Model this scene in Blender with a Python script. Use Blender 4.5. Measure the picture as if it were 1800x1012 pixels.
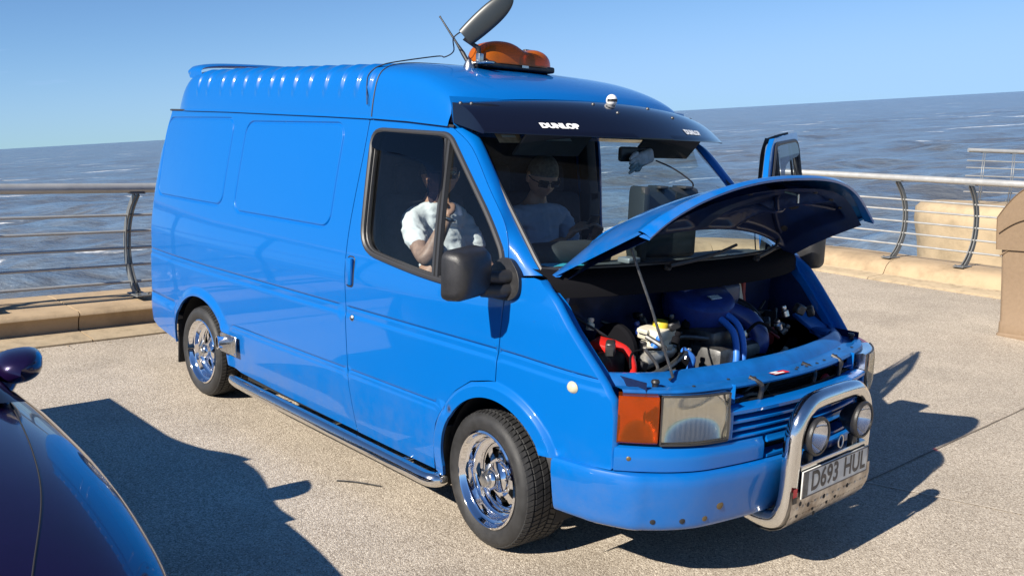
import bpy, bmesh, math, random
import numpy as np
from mathutils import Vector, Matrix, Euler
from mathutils.geometry import delaunay_2d_cdt
random.seed(7); rng = np.random.default_rng(11)
for o in list(bpy.data.objects): bpy.data.objects.remove(o)
scene = bpy.context.scene
COL = scene.collection
# ------------------------------------------------------------------ camera
cam_d = bpy.data.cameras.new('camera'); cam = bpy.data.objects.new('camera', cam_d); COL.objects.link(cam)
cam_d.sensor_width = 36; cam_d.lens = 36*1586.36/1800; cam_d.clip_start = .05; cam_d.clip_end = 30000
CPOS = Vector((2.68907, -3.32214, 1.6813))
_pit, _rol, _th = .1597, .0351, -.8242
def _v(p): # survey frame to scene frame (scene frame: x along the van, y to its left)
    return Vector((p[0]*math.cos(_th)+p[1]*math.sin(_th), -p[0]*math.sin(_th)+p[1]*math.cos(_th), p[2]))
_f = _v((0, math.cos(_pit), -math.sin(_pit))); _r0 = _v((1, 0, 0)); _u0 = _v((0, math.sin(_pit), math.cos(_pit)))
_r = math.cos(_rol)*_r0+math.sin(_rol)*_u0; _u = -math.sin(_rol)*_r0+math.cos(_rol)*_u0
cam.matrix_world = Matrix(((_r.x, _u.x, -_f.x, CPOS.x), (_r.y, _u.y, -_f.y, CPOS.y), (_r.z, _u.z, -_f.z, CPOS.z), (0, 0, 0, 1)))
scene.camera = cam
# ------------------------------------------------------------------ light
TRUE_UP = Vector((-.04315, -.08275, .99564))         # the promenade falls away towards the sea by about five degrees
SUN_L = Vector((-.085, 1.45, -1)).normalized()           # direction the light travels
world = bpy.data.worlds.new('World'); scene.world = world; world.use_nodes = True
nt = world.node_tree; nt.nodes.clear()
wo = nt.nodes.new('ShaderNodeOutputWorld'); bg = nt.nodes.new('ShaderNodeBackground')
sky = nt.nodes.new('ShaderNodeTexSky'); sky.sky_type = 'NISHITA'; sky.sun_disc = False
_q = TRUE_UP.rotation_difference(Vector((0, 0, 1)))
_s = _q @ (-SUN_L)
sky.sun_elevation = math.asin(_s.z); sky.sun_rotation = math.atan2(_s.x, _s.y)
sky.air_density = .75; sky.dust_density = .0; sky.ozone_density = 2.4; sky.altitude = 0
tc = nt.nodes.new('ShaderNodeTexCoord'); mp = nt.nodes.new('ShaderNodeMapping'); mp.inputs['Rotation'].default_value = _q.to_euler()
nt.links.new(tc.outputs['Generated'], mp.inputs['Vector']); nt.links.new(mp.outputs['Vector'], sky.inputs['Vector'])
# a few thin wisps of cloud low over the sea, the same all the way round
sep = nt.nodes.new('ShaderNodeSeparateXYZ'); nt.links.new(mp.outputs['Vector'], sep.inputs[0])
mp2 = nt.nodes.new('ShaderNodeMapping'); mp2.inputs['Scale'].default_value = (5, 5, 34); mp2.inputs['Location'].default_value = (1.3, .4, .2)
nt.links.new(mp.outputs['Vector'], mp2.inputs['Vector'])
cn = nt.nodes.new('ShaderNodeTexNoise'); cn.inputs['Scale'].default_value = 1.6; cn.inputs['Detail'].default_value = 5
nt.links.new(mp2.outputs['Vector'], cn.inputs['Vector'])
cr = nt.nodes.new('ShaderNodeValToRGB'); cr.color_ramp.elements[0].position = .72; cr.color_ramp.elements[1].position = .90
cr.color_ramp.elements[1].color = (.45, .45, .45, 1)
nt.links.new(cn.outputs['Fac'], cr.inputs['Fac'])
mx = nt.nodes.new('ShaderNodeMixRGB'); mx.inputs['Color2'].default_value = (7.5, 8.2, 9.5, 1)
nt.links.new(cr.outputs['Color'], mx.inputs['Fac']); nt.links.new(sky.outputs['Color'], mx.inputs['Color1'])
tn = nt.nodes.new('ShaderNodeMixRGB'); tn.blend_type = 'MULTIPLY'; tn.inputs['Fac'].default_value = 1; tn.inputs['Color2'].default_value = (.74, .97, 1.20, 1)
nt.links.new(mx.outputs['Color'], tn.inputs['Color1']); # the camera's shoulder: the glare along the horizon is held back, the rest of the sky is left as it is
sx = nt.nodes.new('ShaderNodeSeparateColor'); cx = nt.nodes.new('ShaderNodeCombineColor'); nt.links.new(tn.outputs['Color'], sx.inputs[0])
for ch, c0 in enumerate((4.0, 6.7, 12.0)):
    d_ = nt.nodes.new('ShaderNodeMath'); d_.operation = 'DIVIDE'; d_.inputs[1].default_value = c0; p_ = nt.nodes.new('ShaderNodeMath'); p_.operation = 'POWER'; p_.inputs[1].default_value = 4
    a_ = nt.nodes.new('ShaderNodeMath'); a_.operation = 'ADD'; a_.inputs[1].default_value = 1; q_ = nt.nodes.new('ShaderNodeMath'); q_.operation = 'POWER'; q_.inputs[1].default_value = -.25; m_ = nt.nodes.new('ShaderNodeMath'); m_.operation = 'MULTIPLY'
    nt.links.new(sx.outputs[ch], d_.inputs[0]); nt.links.new(d_.outputs[0], p_.inputs[0]); nt.links.new(p_.outputs[0], a_.inputs[0]); nt.links.new(a_.outputs[0], q_.inputs[0]); nt.links.new(q_.outputs[0], m_.inputs[0]); nt.links.new(sx.outputs[ch], m_.inputs[1]); nt.links.new(m_.outputs[0], cx.inputs[ch])
nt.links.new(cx.outputs[0], bg.inputs['Color']); bg.inputs['Strength'].default_value = .060
nt.links.new(bg.outputs['Background'], wo.inputs['Surface'])
sun_d = bpy.data.lights.new('sun', 'SUN'); sun_d.energy = 5.0; sun_d.angle = math.radians(.53); sun_d.color = (1, .93, .82)
sun = bpy.data.objects.new('sun', sun_d); COL.objects.link(sun); sun.rotation_euler = SUN_L.to_track_quat('-Z', 'Y').to_euler(); sun.location = (0, -20, 15)
vs = scene.view_settings; vs.view_transform = 'Standard'; vs.look = 'None'; vs.gamma = 1; vs.exposure = .80; vs.use_curve_mapping = False
scene.render.engine = 'CYCLES'
scene.cycles.max_bounces = 10; scene.cycles.transparent_max_bounces = 16; scene.cycles.caustics_reflective = False; scene.cycles.caustics_refractive = False
scene.cycles.sample_clamp_indirect = 6

# ------------------------------------------------------------------ helpers
def material(name):
    m = bpy.data.materials.new(name); m.use_nodes = True
    return m, m.node_tree, m.node_tree.nodes['Principled BSDF']
def pbr(name, col, rough=.5, metal=0., coat=0., spec=.5, var=0., vscale=8., bump=0., bscale=60., rvar=0., coat_rough=.03):
    m, t, b = material(name)
    b.inputs['Base Color'].default_value = (*col, 1); b.inputs['Roughness'].default_value = rough; b.inputs['Metallic'].default_value = metal
    b.inputs['Coat Weight'].default_value = coat; b.inputs['Coat Roughness'].default_value = coat_rough; b.inputs['Specular IOR Level'].default_value = spec
    c = t.nodes.new('ShaderNodeTexCoord')
    if var or rvar:
        n = t.nodes.new('ShaderNodeTexNoise'); n.inputs['Scale'].default_value = vscale; n.inputs['Detail'].default_value = 6; n.inputs['Roughness'].default_value = .65
        t.links.new(c.outputs['Object'], n.inputs['Vector'])
        if var:
            r = t.nodes.new('ShaderNodeValToRGB'); r.color_ramp.elements[0].position = .3; r.color_ramp.elements[1].position = .7
            r.color_ramp.elements[0].color = (*[x*(1-var) for x in col], 1); r.color_ramp.elements[1].color = (*[min(1, x*(1+var)) for x in col], 1)
            t.links.new(n.outputs['Fac'], r.inputs['Fac']); t.links.new(r.outputs['Color'], b.inputs['Base Color'])
        if rvar:
            mr = t.nodes.new('ShaderNodeMapRange'); mr.inputs['From Min'].default_value = .3; mr.inputs['From Max'].default_value = .7
            mr.inputs['To Min'].default_value = max(0, rough-rvar); mr.inputs['To Max'].default_value = rough+rvar
            t.links.new(n.outputs['Fac'], mr.inputs['Value']); t.links.new(mr.outputs['Result'], b.inputs['Roughness'])
    if bump:
        n2 = t.nodes.new('ShaderNodeTexNoise'); n2.inputs['Scale'].default_value = bscale; n2.inputs['Detail'].default_value = 4
        t.links.new(c.outputs['Object'], n2.inputs['Vector'])
        bp = t.nodes.new('ShaderNodeBump'); bp.inputs['Strength'].default_value = bump; bp.inputs['Distance'].default_value = .01
        t.links.new(n2.outputs['Fac'], bp.inputs['Height']); t.links.new(bp.outputs['Normal'], b.inputs['Normal'])
    return m
def thin_ior(t, f, ior):  # the same reflectance from both sides of a thin sheet
    g_ = t.nodes.new('ShaderNodeNewGeometry'); m_ = t.nodes.new('ShaderNodeMapRange'); m_.inputs['To Min'].default_value = ior; m_.inputs['To Max'].default_value = 1/ior
    t.links.new(g_.outputs['Backfacing'], m_.inputs['Value']); t.links.new(m_.outputs[0], f.inputs['IOR'])
def glassy(name, tint, ior=1.45, rough=.0, dirt=0.):
    m = bpy.data.materials.new(name); m.use_nodes = True; t = m.node_tree; t.nodes.clear()
    o = t.nodes.new('ShaderNodeOutputMaterial'); tr = t.nodes.new('ShaderNodeBsdfTransparent'); g = t.nodes.new('ShaderNodeBsdfGlossy'); f = t.nodes.new('ShaderNodeFresnel'); mix = t.nodes.new('ShaderNodeMixShader')
    tr.inputs['Color'].default_value = (*tint, 1); g.inputs['Roughness'].default_value = rough; thin_ior(t, f, ior)
    t.links.new(f.outputs['Fac'], mix.inputs['Fac']); t.links.new(tr.outputs[0], mix.inputs[1]); t.links.new(g.outputs[0], mix.inputs[2])
    last = mix
    if dirt:
        d = t.nodes.new('ShaderNodeBsdfDiffuse'); d.inputs['Color'].default_value = (.5, .5, .5, 1)
        n = t.nodes.new('ShaderNodeTexNoise'); n.inputs['Scale'].default_value = 4; c = t.nodes.new('ShaderNodeTexCoord'); t.links.new(c.outputs['Object'], n.inputs['Vector'])
        mu = t.nodes.new('ShaderNodeMath'); mu.operation = 'MULTIPLY'; mu.inputs[1].default_value = dirt; t.links.new(n.outputs['Fac'], mu.inputs[0])
        mx2 = t.nodes.new('ShaderNodeMixShader'); t.links.new(mu.outputs[0], mx2.inputs['Fac']); t.links.new(mix.outputs[0], mx2.inputs[1]); t.links.new(d.outputs[0], mx2.inputs[2]); last = mx2
    t.links.new(last.outputs[0], o.inputs['Surface'])
    return m
PAINT = pbr('blue_paint', (.001, .112, .40), .36, 0, .85, .12, rvar=.06, vscale=3, bump=.035, bscale=3.5)
def grime(m):   # road dust low on the panels and faint specks, as wear on the paint itself
    t = m.node_tree; b = t.nodes['Principled BSDF']; c = t.nodes.new('ShaderNodeTexCoord'); s_ = t.nodes.new('ShaderNodeSeparateXYZ'); t.links.new(c.outputs['Object'], s_.inputs[0])
    n1 = t.nodes.new('ShaderNodeTexNoise'); n1.inputs['Scale'].default_value = 5; n1.inputs['Detail'].default_value = 9; n1.inputs['Roughness'].default_value = .75; t.links.new(c.outputs['Object'], n1.inputs['Vector'])
    r1 = t.nodes.new('ShaderNodeMapRange'); r1.inputs['From Min'].default_value = .62; r1.inputs['From Max'].default_value = .24; r1.inputs['To Max'].default_value = .20; t.links.new(s_.outputs[2], r1.inputs['Value'])
    r2 = t.nodes.new('ShaderNodeMapRange'); r2.inputs['From Min'].default_value = .42; r2.inputs['From Max'].default_value = .68; t.links.new(n1.outputs['Fac'], r2.inputs['Value'])
    k = t.nodes.new('ShaderNodeMath'); k.operation = 'MULTIPLY'; t.links.new(r1.outputs[0], k.inputs[0]); t.links.new(r2.outputs[0], k.inputs[1])
    n2 = t.nodes.new('ShaderNodeTexNoise'); n2.inputs['Scale'].default_value = 150; n2.inputs['Detail'].default_value = 2; t.links.new(c.outputs['Object'], n2.inputs['Vector'])
    r3 = t.nodes.new('ShaderNodeMapRange'); r3.inputs['From Min'].default_value = .70; r3.inputs['From Max'].default_value = .78; r3.inputs['To Max'].default_value = .12; t.links.new(n2.outputs['Fac'], r3.inputs['Value'])
    a = t.nodes.new('ShaderNodeMath'); a.operation = 'ADD'; a.use_clamp = True; t.links.new(k.outputs[0], a.inputs[0]); t.links.new(r3.outputs[0], a.inputs[1])
    mx_ = t.nodes.new('ShaderNodeMixRGB'); mx_.inputs['Color1'].default_value = b.inputs['Base Color'].default_value; mx_.inputs['Color2'].default_value = (.20, .17, .13, 1); t.links.new(a.outputs[0], mx_.inputs['Fac']); t.links.new(mx_.outputs[0], b.inputs['Base Color'])
grime(PAINT)
PAINT_IN = pbr('blue_paint_inner', (.002, .095, .33), .42, 0, .35, .5, var=.25, vscale=9)
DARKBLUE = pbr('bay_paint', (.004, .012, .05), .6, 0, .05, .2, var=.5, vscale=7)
BLACK = pbr('black_plastic', (.018, .018, .02), .42, var=.3, vscale=20, bump=.15, bscale=300)
MATT = pbr('matt_black', (.012, .012, .013), .8, var=.3)
RUBBER = pbr('rubber', (.022, .022, .023), .62, var=.35, vscale=14, bump=.1, bscale=120, rvar=.1)
SEAL = pbr('seal_rubber', (.03, .03, .032), .45)
CHROME = pbr('chrome', (.86, .86, .88), .06, 1.0, rvar=.03, vscale=25)
CHROME_BAR = pbr('polished_steel', (.76, .75, .73), .11, 1.0, rvar=.06, vscale=18, bump=.05, bscale=90)
STEEL = pbr('brushed_steel', (.55, .55, .54), .3, 1.0, var=.2, vscale=30, rvar=.1)
DARKMETAL = pbr('dark_metal', (.10, .10, .10), .45, .8, var=.4, vscale=30)
BAYBLACK = pbr('bay_black', (.008, .008, .010), .9, spec=.05)
VISOR = pbr('visor_acrylic', (.004, .005, .013), .14, 0, .45, .25)
GLASS = glassy('window_glass', (.72, .78, .80), dirt=.006)
SCREEN = glassy('screen_glass', (.72, .82, .84), dirt=.008)
TINT = glassy('deflector_tint', (.12, .13, .2))
CLOTH = pbr('seat_cloth', (.02, .022, .035), .9, var=.3, vscale=40)
TRIM = pbr('cab_trim', (.035, .035, .038), .75, var=.2)
DASH = pbr('dash_trim', (.09, .09, .092), .7, var=.2, vscale=5, bump=.2, bscale=200)
WHITE = pbr('white_vinyl', (.8, .8, .8), .4)
RED = pbr('red_vinyl', (.55, .02, .03), .45)
PODBLACK = pbr('pod_black', (.022, .028, .032), .38)
CREAM = pbr('marker_cream', (.50, .45, .32), .35, coat=.5)

def link(o, parent=None):
    COL.objects.link(o)
    if parent is not None: o.parent = parent
    return o
def make(name, V, F, mat, parent=None, smooth=True, angle=40, loc=None, normals=None):
    me = bpy.data.meshes.new(name); me.from_pydata([tuple(map(float, v)) for v in V], [], [tuple(map(int, f)) for f in F])
    mats = mat if isinstance(mat, (list, tuple)) else [mat]
    for m in mats: me.materials.append(m)
    if smooth:
        me.shade_smooth()
        if angle and normals is None: me.set_sharp_from_angle(angle=math.radians(angle))
    me.validate(); me.update()
    if normals is not None: me.normals_split_custom_set_from_vertices([tuple(n) for n in normals])
    o = bpy.data.objects.new(name, me); link(o, parent)
    if loc is not None: o.location = loc
    return o
def bm_obj(name, bm, mat, parent=None, angle=35, loc=None):
    me = bpy.data.meshes.new(name); bm.to_mesh(me); bm.free()
    for m in (mat if isinstance(mat, (list, tuple)) else [mat]): me.materials.append(m)
    me.shade_smooth(); me.set_sharp_from_angle(angle=math.radians(angle))
    o = bpy.data.objects.new(name, me); link(o, parent)
    if loc is not None: o.location = loc
    return o
def merge(*parts):
    V, F = [], []
    for v, f in parts:
        k = len(V); V += [tuple(p) for p in v]; F += [tuple(i+k for i in q) for q in f]
    return V, F
def xf(part, M):
    v, f = part; return [tuple(M @ Vector(p)) for p in v], f
def tube(pts, r, n=12, closed=False, caps=True):
    P = [Vector(p) for p in pts]; m = len(P); R = r if isinstance(r, (list, tuple)) else [r]*m
    V, F = [], []; T = []
    for i in range(m):
        a = P[(i-1) % m] if (closed or i > 0) else P[i]; b = P[(i+1) % m] if (closed or i < m-1) else P[i]
        T.append((b-a).normalized())
    u = T[0].orthogonal().normalized()
    for i in range(m):
        u = (u-T[i]*u.dot(T[i])).normalized(); w = T[i].cross(u)
        for k in range(n):
            a = 2*math.pi*k/n; V.append(P[i]+R[i]*(math.cos(a)*u+math.sin(a)*w))
    for i in range(m if closed else m-1):
        j = (i+1) % m
        for k in range(n): F.append((i*n+k, i*n+(k+1) % n, j*n+(k+1) % n, j*n+k))
    if caps and not closed:
        F.append(tuple(range(n-1, -1, -1))); F.append(tuple((m-1)*n+k for k in range(n)))
    return V, F
def smooth_path(pts, n=8, closed=False):
    P = [Vector(p) for p in pts]; m = len(P); out = []
    rngi = range(m if closed else m-1)
    for i in rngi:
        if closed: p0, p1, p2, p3 = P[(i-1) % m], P[i], P[(i+1) % m], P[(i+2) % m]
        else: p0, p1, p2, p3 = P[max(i-1, 0)], P[i], P[i+1], P[min(i+2, m-1)]
        for k in range(n):
            t = k/n
            out.append(.5*((2*p1)+(p2-p0)*t+(2*p0-5*p1+4*p2-p3)*t*t+(3*p1-p0-3*p2+p3)*t**3))
    if not closed: out.append(P[-1])
    return out
def lathe(prof, n=48, axis='y', a0=0, a1=2*math.pi):
    V, F = [], []; m = len(prof); full = abs(a1-a0-2*math.pi) < 1e-6; cnt = n if full else n+1
    for i in range(cnt):
        a = a0+(a1-a0)*i/n; c, s = math.cos(a), math.sin(a)
        for r, h in prof:
            V.append((r*c, h, r*s) if axis == 'y' else (r*c, r*s, h) if axis == 'z' else (h, r*c, r*s))
    for i in range(n):
        j = (i+1) % cnt
        for k in range(m-1): F.append((i*m+k, i*m+k+1, j*m+k+1, j*m+k))
    return V, F
def grid(rows, closed=False):
    m = len(rows); n = len(rows[0]); V = [tuple(p) for r in rows for p in r]; F = []
    for i in range(m-1):
        for k in range(n if closed else n-1): F.append((i*n+k, i*n+(k+1) % n, (i+1)*n+(k+1) % n, (i+1)*n+k))
    return V, F
def box(c, s, bev=0., seg=2, rot=None):
    bm = bmesh.new(); bmesh.ops.create_cube(bm, size=1)
    for v in bm.verts: v.co = Vector((v.co.x*s[0], v.co.y*s[1], v.co.z*s[2]))
    if bev: bmesh.ops.bevel(bm, geom=list(bm.edges), offset=bev, segments=seg, profile=.5, affect='EDGES')
    M = Matrix.Translation(Vector(c)) @ (Euler(rot).to_matrix().to_4x4() if rot else Matrix())
    for v in bm.verts: v.co = M @ v.co
    bm.verts.index_update(); V = [tuple(v.co) for v in bm.verts]; F = [tuple(v.index for v in f.verts) for f in bm.faces]; bm.free()
    return V, F
def bez_fill(poly, spacing):
    out = []
    n = len(poly)
    for i in range(n):
        a = np.array(poly[i], float); b = np.array(poly[(i+1) % n], float); k = max(1, int(np.hypot(*(b-a))/spacing))
        for j in range(k): out.append(tuple(a+(b-a)*j/k))
    return out
def round_poly(poly, rads, seg=6):
    n = len(poly); out = []
    if not isinstance(rads, (list, tuple)): rads = [rads]*n
    for i in range(n):
        p = np.array(poly[i], float); a = np.array(poly[i-1], float)-p; b = np.array(poly[(i+1) % n], float)-p
        la, lb = np.hypot(*a), np.hypot(*b); r = min(rads[i], la*.49, lb*.49)
        if r < 1e-4: out.append(tuple(p)); continue
        A = p+a/la*r; B = p+b/lb*r
        for k in range(seg+1):
            t = k/seg; out.append(tuple((1-t)**2*A+2*t*(1-t)*p+t*t*B))
    return out
def inside(poly, pts):
    P = np.array(poly); x, y = pts[:, 0], pts[:, 1]; res = np.zeros(len(pts), bool)
    x0, y0 = P[:, 0], P[:, 1]; x1, y1 = np.roll(x0, -1), np.roll(y0, -1)
    for a, b, c, d in zip(x0, y0, x1, y1):
        if b == d: continue
        cond = ((b > y) != (d > y)) & (x < (c-a)*(y-b)/(d-b)+a); res ^= cond
    return res
def panel(name, outer, holes, surf, mat, parent, h=.045, loops=(), flange=.016, sgn=1, loc=None, flange_dir=None, edge_h=.02):
    """sheet-metal panel: 2-D outline with holes, meshed and laid on surf(a, b) -> xyz, with a returned edge"""
    outer = bez_fill(outer, edge_h); holes = [bez_fill(q, edge_h) for q in holes]
    pts, edges = [], []
    def ring(r, closed=True):
        k = len(pts); pts.extend(r); n = len(r)
        edges.extend((k+i, k+(i+1) % n) for i in range(n if closed else n-1))
    ring(outer)
    for q in holes: ring(q)
    for lp in loops: ring(lp, lp[0] == lp[-1] if len(lp) > 2 else False)
    A = np.array(outer); lo, hi = A.min(0), A.max(0)
    gx = np.arange(lo[0]+h*.5, hi[0], h); gz = np.arange(lo[1]+h*.5, hi[1], h)
    G = np.array([(a+(h/2 if j % 2 else 0), b) for j, b in enumerate(gz) for a in gx])
    if len(G):
        ok = inside(outer, G)
        for q in holes: ok &= ~inside(q, G)
        G = G[ok]
        if len(pts):
            B = np.array(pts); d = np.full(len(G), 9.)
            for i in range(0, len(B), 200):
                d = np.minimum(d, np.sqrt(((G[:, None]-B[None, i:i+200])**2).sum(-1)).min(1))
            G = G[d > h*.35]
        pts.extend(map(tuple, G))
    r = delaunay_2d_cdt([Vector(p) for p in pts], edges, [], 0, 1e-6)
    V2 = np.array([tuple(v) for v in r[0]]); T = np.array([f for f in r[2]])
    cen = V2[T].mean(1); ok = inside(outer, cen)
    for q in holes: ok &= ~inside(q, cen)
    T = T[ok]
    e = 1e-3
    def nrm(a, b):
        p = np.array(surf(a, b)); n = np.cross(np.array(surf(a+e, b))-np.array(surf(a-e, b)), np.array(surf(a, b+e))-np.array(surf(a, b-e)))
        return n/np.linalg.norm(n)*sgn
    V = [surf(*p) for p in V2]; N = [nrm(*p) for p in V2]
    F = [tuple(t) if sgn > 0 else tuple(t[::-1]) for t in T]
    # orient to the normals
    Va, Na, Fa = np.array(V), np.array(N), np.array(F)
    if (np.cross(Va[Fa[:, 1]]-Va[Fa[:, 0]], Va[Fa[:, 2]]-Va[Fa[:, 0]])*Na[Fa[:, 0]]).sum() < 0: F = [f[::-1] for f in F]
    if flange:
        cnt = {}
        for f in F:
            for i in range(3):
                a, b = f[i], f[(i+1) % 3]; cnt[(a, b)] = 1
        bd = [ab for ab in cnt if (ab[1], ab[0]) not in cnt]
        for a, b in bd:
            na, nb = np.array(N[a]), np.array(N[b]); pa, pb = np.array(V[a]), np.array(V[b]); k = len(V)
            t = pb-pa; t /= max(np.linalg.norm(t), 1e-9); out = np.cross(t, na)
            # a small rolled edge, then the return
            V += [pa, pb, pb-nb*.003+0*out, pa-na*.003, pb-nb*flange, pa-na*flange]
            N += [na, nb, out, out, out, out]
            F += [(k+1, k, k+3, k+2), (k+2, k+3, k+5, k+4)]
    if loc is not None: V = [np.array(v)-np.array(loc) for v in V]
    return make(name, V, F, mat, parent, normals=N, loc=loc)
def thing(name, label, cat, loc=(0, 0, 0), group=None):
    o = bpy.data.objects.new(name, None); COL.objects.link(o); o.location = loc; o.empty_display_size = .2
    o['label'] = label; o['category'] = cat
    if group: o['group'] = group
    return o
def tag(o, label, cat, group=None):
    o['label'] = label; o['category'] = cat
    if group: o['group'] = group
    return o
def part_label(o, s): o['label'] = s; return o
def text_mesh(s, size, sx=1., bold=0., spacing=1.):
    cu = bpy.data.curves.new('t', 'FONT'); cu.body = s; cu.size = size; cu.align_x = 'CENTER'; cu.align_y = 'CENTER'; cu.offset = bold; cu.space_character = spacing; cu.resolution_u = 6
    ob = bpy.data.objects.new('t', cu); COL.objects.link(ob)
    dg = bpy.context.evaluated_depsgraph_get(); me = bpy.data.meshes.new_from_object(ob.evaluated_get(dg))
    V = [(v.co.x*sx, v.co.y) for v in me.vertices]; F = [tuple(p.vertices) for p in me.polygons]
    bpy.data.objects.remove(ob); bpy.data.meshes.remove(me)
    return V, F
# ------------------------------------------------------------------ the setting
def smst(t): t = min(1, max(0, t)); return t*t*(3-2*t)
def ground_z(x, y): return .12*smst((y-4.2)/3.3)
kerb_ctrl = [(-4.72, -16, 0), (-4.72, -8, 0), (-4.70, -3, 0), (-4.72, 0, 0), (-4.80, 2.5, 0), (-4.92, 4.6, 0), (-4.82, 6.5, 0), (-4.35, 7.55, 0), (-3.5, 7.84, 0), (-2.4, 7.72, 0), (-1.0, 7.62, 0), (2.5, 7.45, 0), (7, 7.3, 0), (12, 7.2, 0)]
kerb_path = smooth_path(kerb_ctrl, 10)
def arc_resample(P, step):
    out = [P[0].copy()]; acc = 0
    for a, b in zip(P[:-1], P[1:]):
        L = (b-a).length; t = step-acc
        while t <= L: out.append(a+(b-a)*(t/L)); t += step
        acc = (acc+L) % step
    return out
kp = arc_resample(kerb_path, .1)
kn = []                                   # outward (seaward) normals
for i in range(len(kp)):
    t = (kp[min(i+1, len(kp)-1)]-kp[max(i-1, 0)]).normalized(); kn.append(Vector((-t.y, t.x, 0)))
def concrete(name, base, s1, s2):
    m, t, b = material(name); c = t.nodes.new('ShaderNodeTexCoord')
    n = t.nodes.new('ShaderNodeTexNoise'); n.inputs['Scale'].default_value = s1; n.inputs['Detail'].default_value = 8; n.inputs['Roughness'].default_value = .7
    r = t.nodes.new('ShaderNodeValToRGB'); e = r.color_ramp.elements; e[0].position = .28; e[1].position = .75
    e[0].color = (*[x*.62 for x in base], 1); e[1].color = (*[min(1, x*1.15) for x in base], 1); k = e.new(.5); k.color = (*base, 1)
    n2 = t.nodes.new('ShaderNodeTexNoise'); n2.inputs['Scale'].default_value = s2; n2.inputs['Detail'].default_value = 5
    bp = t.nodes.new('ShaderNodeBump'); bp.inputs['Strength'].default_value = .35; bp.inputs['Distance'].default_value = .006
    t.links.new(c.outputs['Object'], n.inputs['Vector']); t.links.new(c.outputs['Object'], n2.inputs['Vector']); t.links.new(n.outputs['Fac'], r.inputs['Fac']); t.links.new(r.outputs['Color'], b.inputs['Base Color'])
    t.links.new(n2.outputs['Fac'], bp.inputs['Height']); t.links.new(bp.outputs['Normal'], b.inputs['Normal']); b.inputs['Roughness'].default_value = .85; b.inputs['Specular IOR Level'].default_value = .25
    return m
STONE = concrete('sandstone_concrete', (.40, .295, .185), 2.2, 90)
STONE_ROUGH = concrete('rough_concrete', (.38, .30, .20), 9, 45)
STONE_FAR = concrete('far_concrete', (.44, .335, .21), 1.2, 30)
# exposed aggregate paving
AGG, t, b = material('exposed_aggregate'); c = t.nodes.new('ShaderNodeTexCoord')
vo = t.nodes.new('ShaderNodeTexVoronoi'); vo.inputs['Scale'].default_value = 175; vo.inputs['Randomness'].default_value = 1
sepc = t.nodes.new('ShaderNodeSeparateColor'); rp = t.nodes.new('ShaderNodeValToRGB'); rp.color_ramp.interpolation = 'LINEAR'; e = rp.color_ramp.elements
e[0].position = 0; e[0].color = (.20, .16, .12, 1); e[1].position = 1; e[1].color = (.70, .62, .50, 1)
for p, cc in ((.22, (.34, .285, .225)), (.5, (.42, .36, .285)), (.75, (.47, .405, .325)), (.9, (.57, .50, .41))): q = e.new(p); q.color = (*cc, 1)
t.links.new(c.outputs['Object'], vo.inputs['Vector']); t.links.new(vo.outputs['Color'], sepc.inputs[0]); t.links.new(sepc.outputs[0], rp.inputs['Fac'])
edge = t.nodes.new('ShaderNodeMapRange'); edge.inputs['From Min'].default_value = .0; edge.inputs['From Max'].default_value = .75; edge.inputs['To Min'].default_value = 1; edge.inputs['To Max'].default_value = 0
t.links.new(vo.outputs['Distance'], edge.inputs['Value'])
nn = t.nodes.new('ShaderNodeTexNoise'); nn.inputs['Scale'].default_value = 1.1; nn.inputs['Detail'].default_value = 7; nn.inputs['Roughness'].default_value = .7; t.links.new(c.outputs['Object'], nn.inputs['Vector'])
rr = t.nodes.new('ShaderNodeMapRange'); rr.inputs['From Min'].default_value = .3; rr.inputs['From Max'].default_value = .7; rr.inputs['To Min'].default_value = .84; rr.inputs['To Max'].default_value = 1.14; t.links.new(nn.outputs['Fac'], rr.inputs['Value'])
# dark oil and tyre stains with their own shape
ns = t.nodes.new('ShaderNodeTexNoise'); ns.inputs['Scale'].default_value = .55; ns.inputs['Detail'].default_value = 6; ns.inputs['Distortion'].default_value = .6; t.links.new(c.outputs['Object'], ns.inputs['Vector'])
rs = t.nodes.new('ShaderNodeMapRange'); rs.inputs['From Min'].default_value = .55; rs.inputs['From Max'].default_value = .72; rs.inputs['To Min'].default_value = 1; rs.inputs['To Max'].default_value = .76; t.links.new(ns.outputs['Fac'], rs.inputs['Value'])
mm = t.nodes.new('ShaderNodeMath'); mm.operation = 'MULTIPLY'; t.links.new(rr.outputs[0], mm.inputs[0]); t.links.new(rs.outputs[0], mm.inputs[1])
vm = t.nodes.new('ShaderNodeVectorMath'); vm.operation = 'SCALE'; t.links.new(rp.outputs['Color'], vm.inputs[0]); t.links.new(mm.outputs[0], vm.inputs['Scale']); t.links.new(vm.outputs[0], b.inputs['Base Color'])
bp = t.nodes.new('ShaderNodeBump'); bp.inputs['Strength'].default_value = .5; bp.inputs['Distance'].default_value = .005
t.links.new(edge.outputs[0], bp.inputs['Height']); t.links.new(bp.outputs['Normal'], b.inputs['Normal']); b.inputs['Roughness'].default_value = .8; b.inputs['Specular IOR Level'].default_value = .3
pave = [(p.x, p.y) for p in kp[::3]]+[(40, 7), (40, -40), (-4.72, -40)]
prom = panel('promenade', pave, [], lambda a, q: (a, q, ground_z(a, q)), AGG, None, h=.8, flange=0, edge_h=.5)
prom['kind'] = 'structure'
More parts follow.
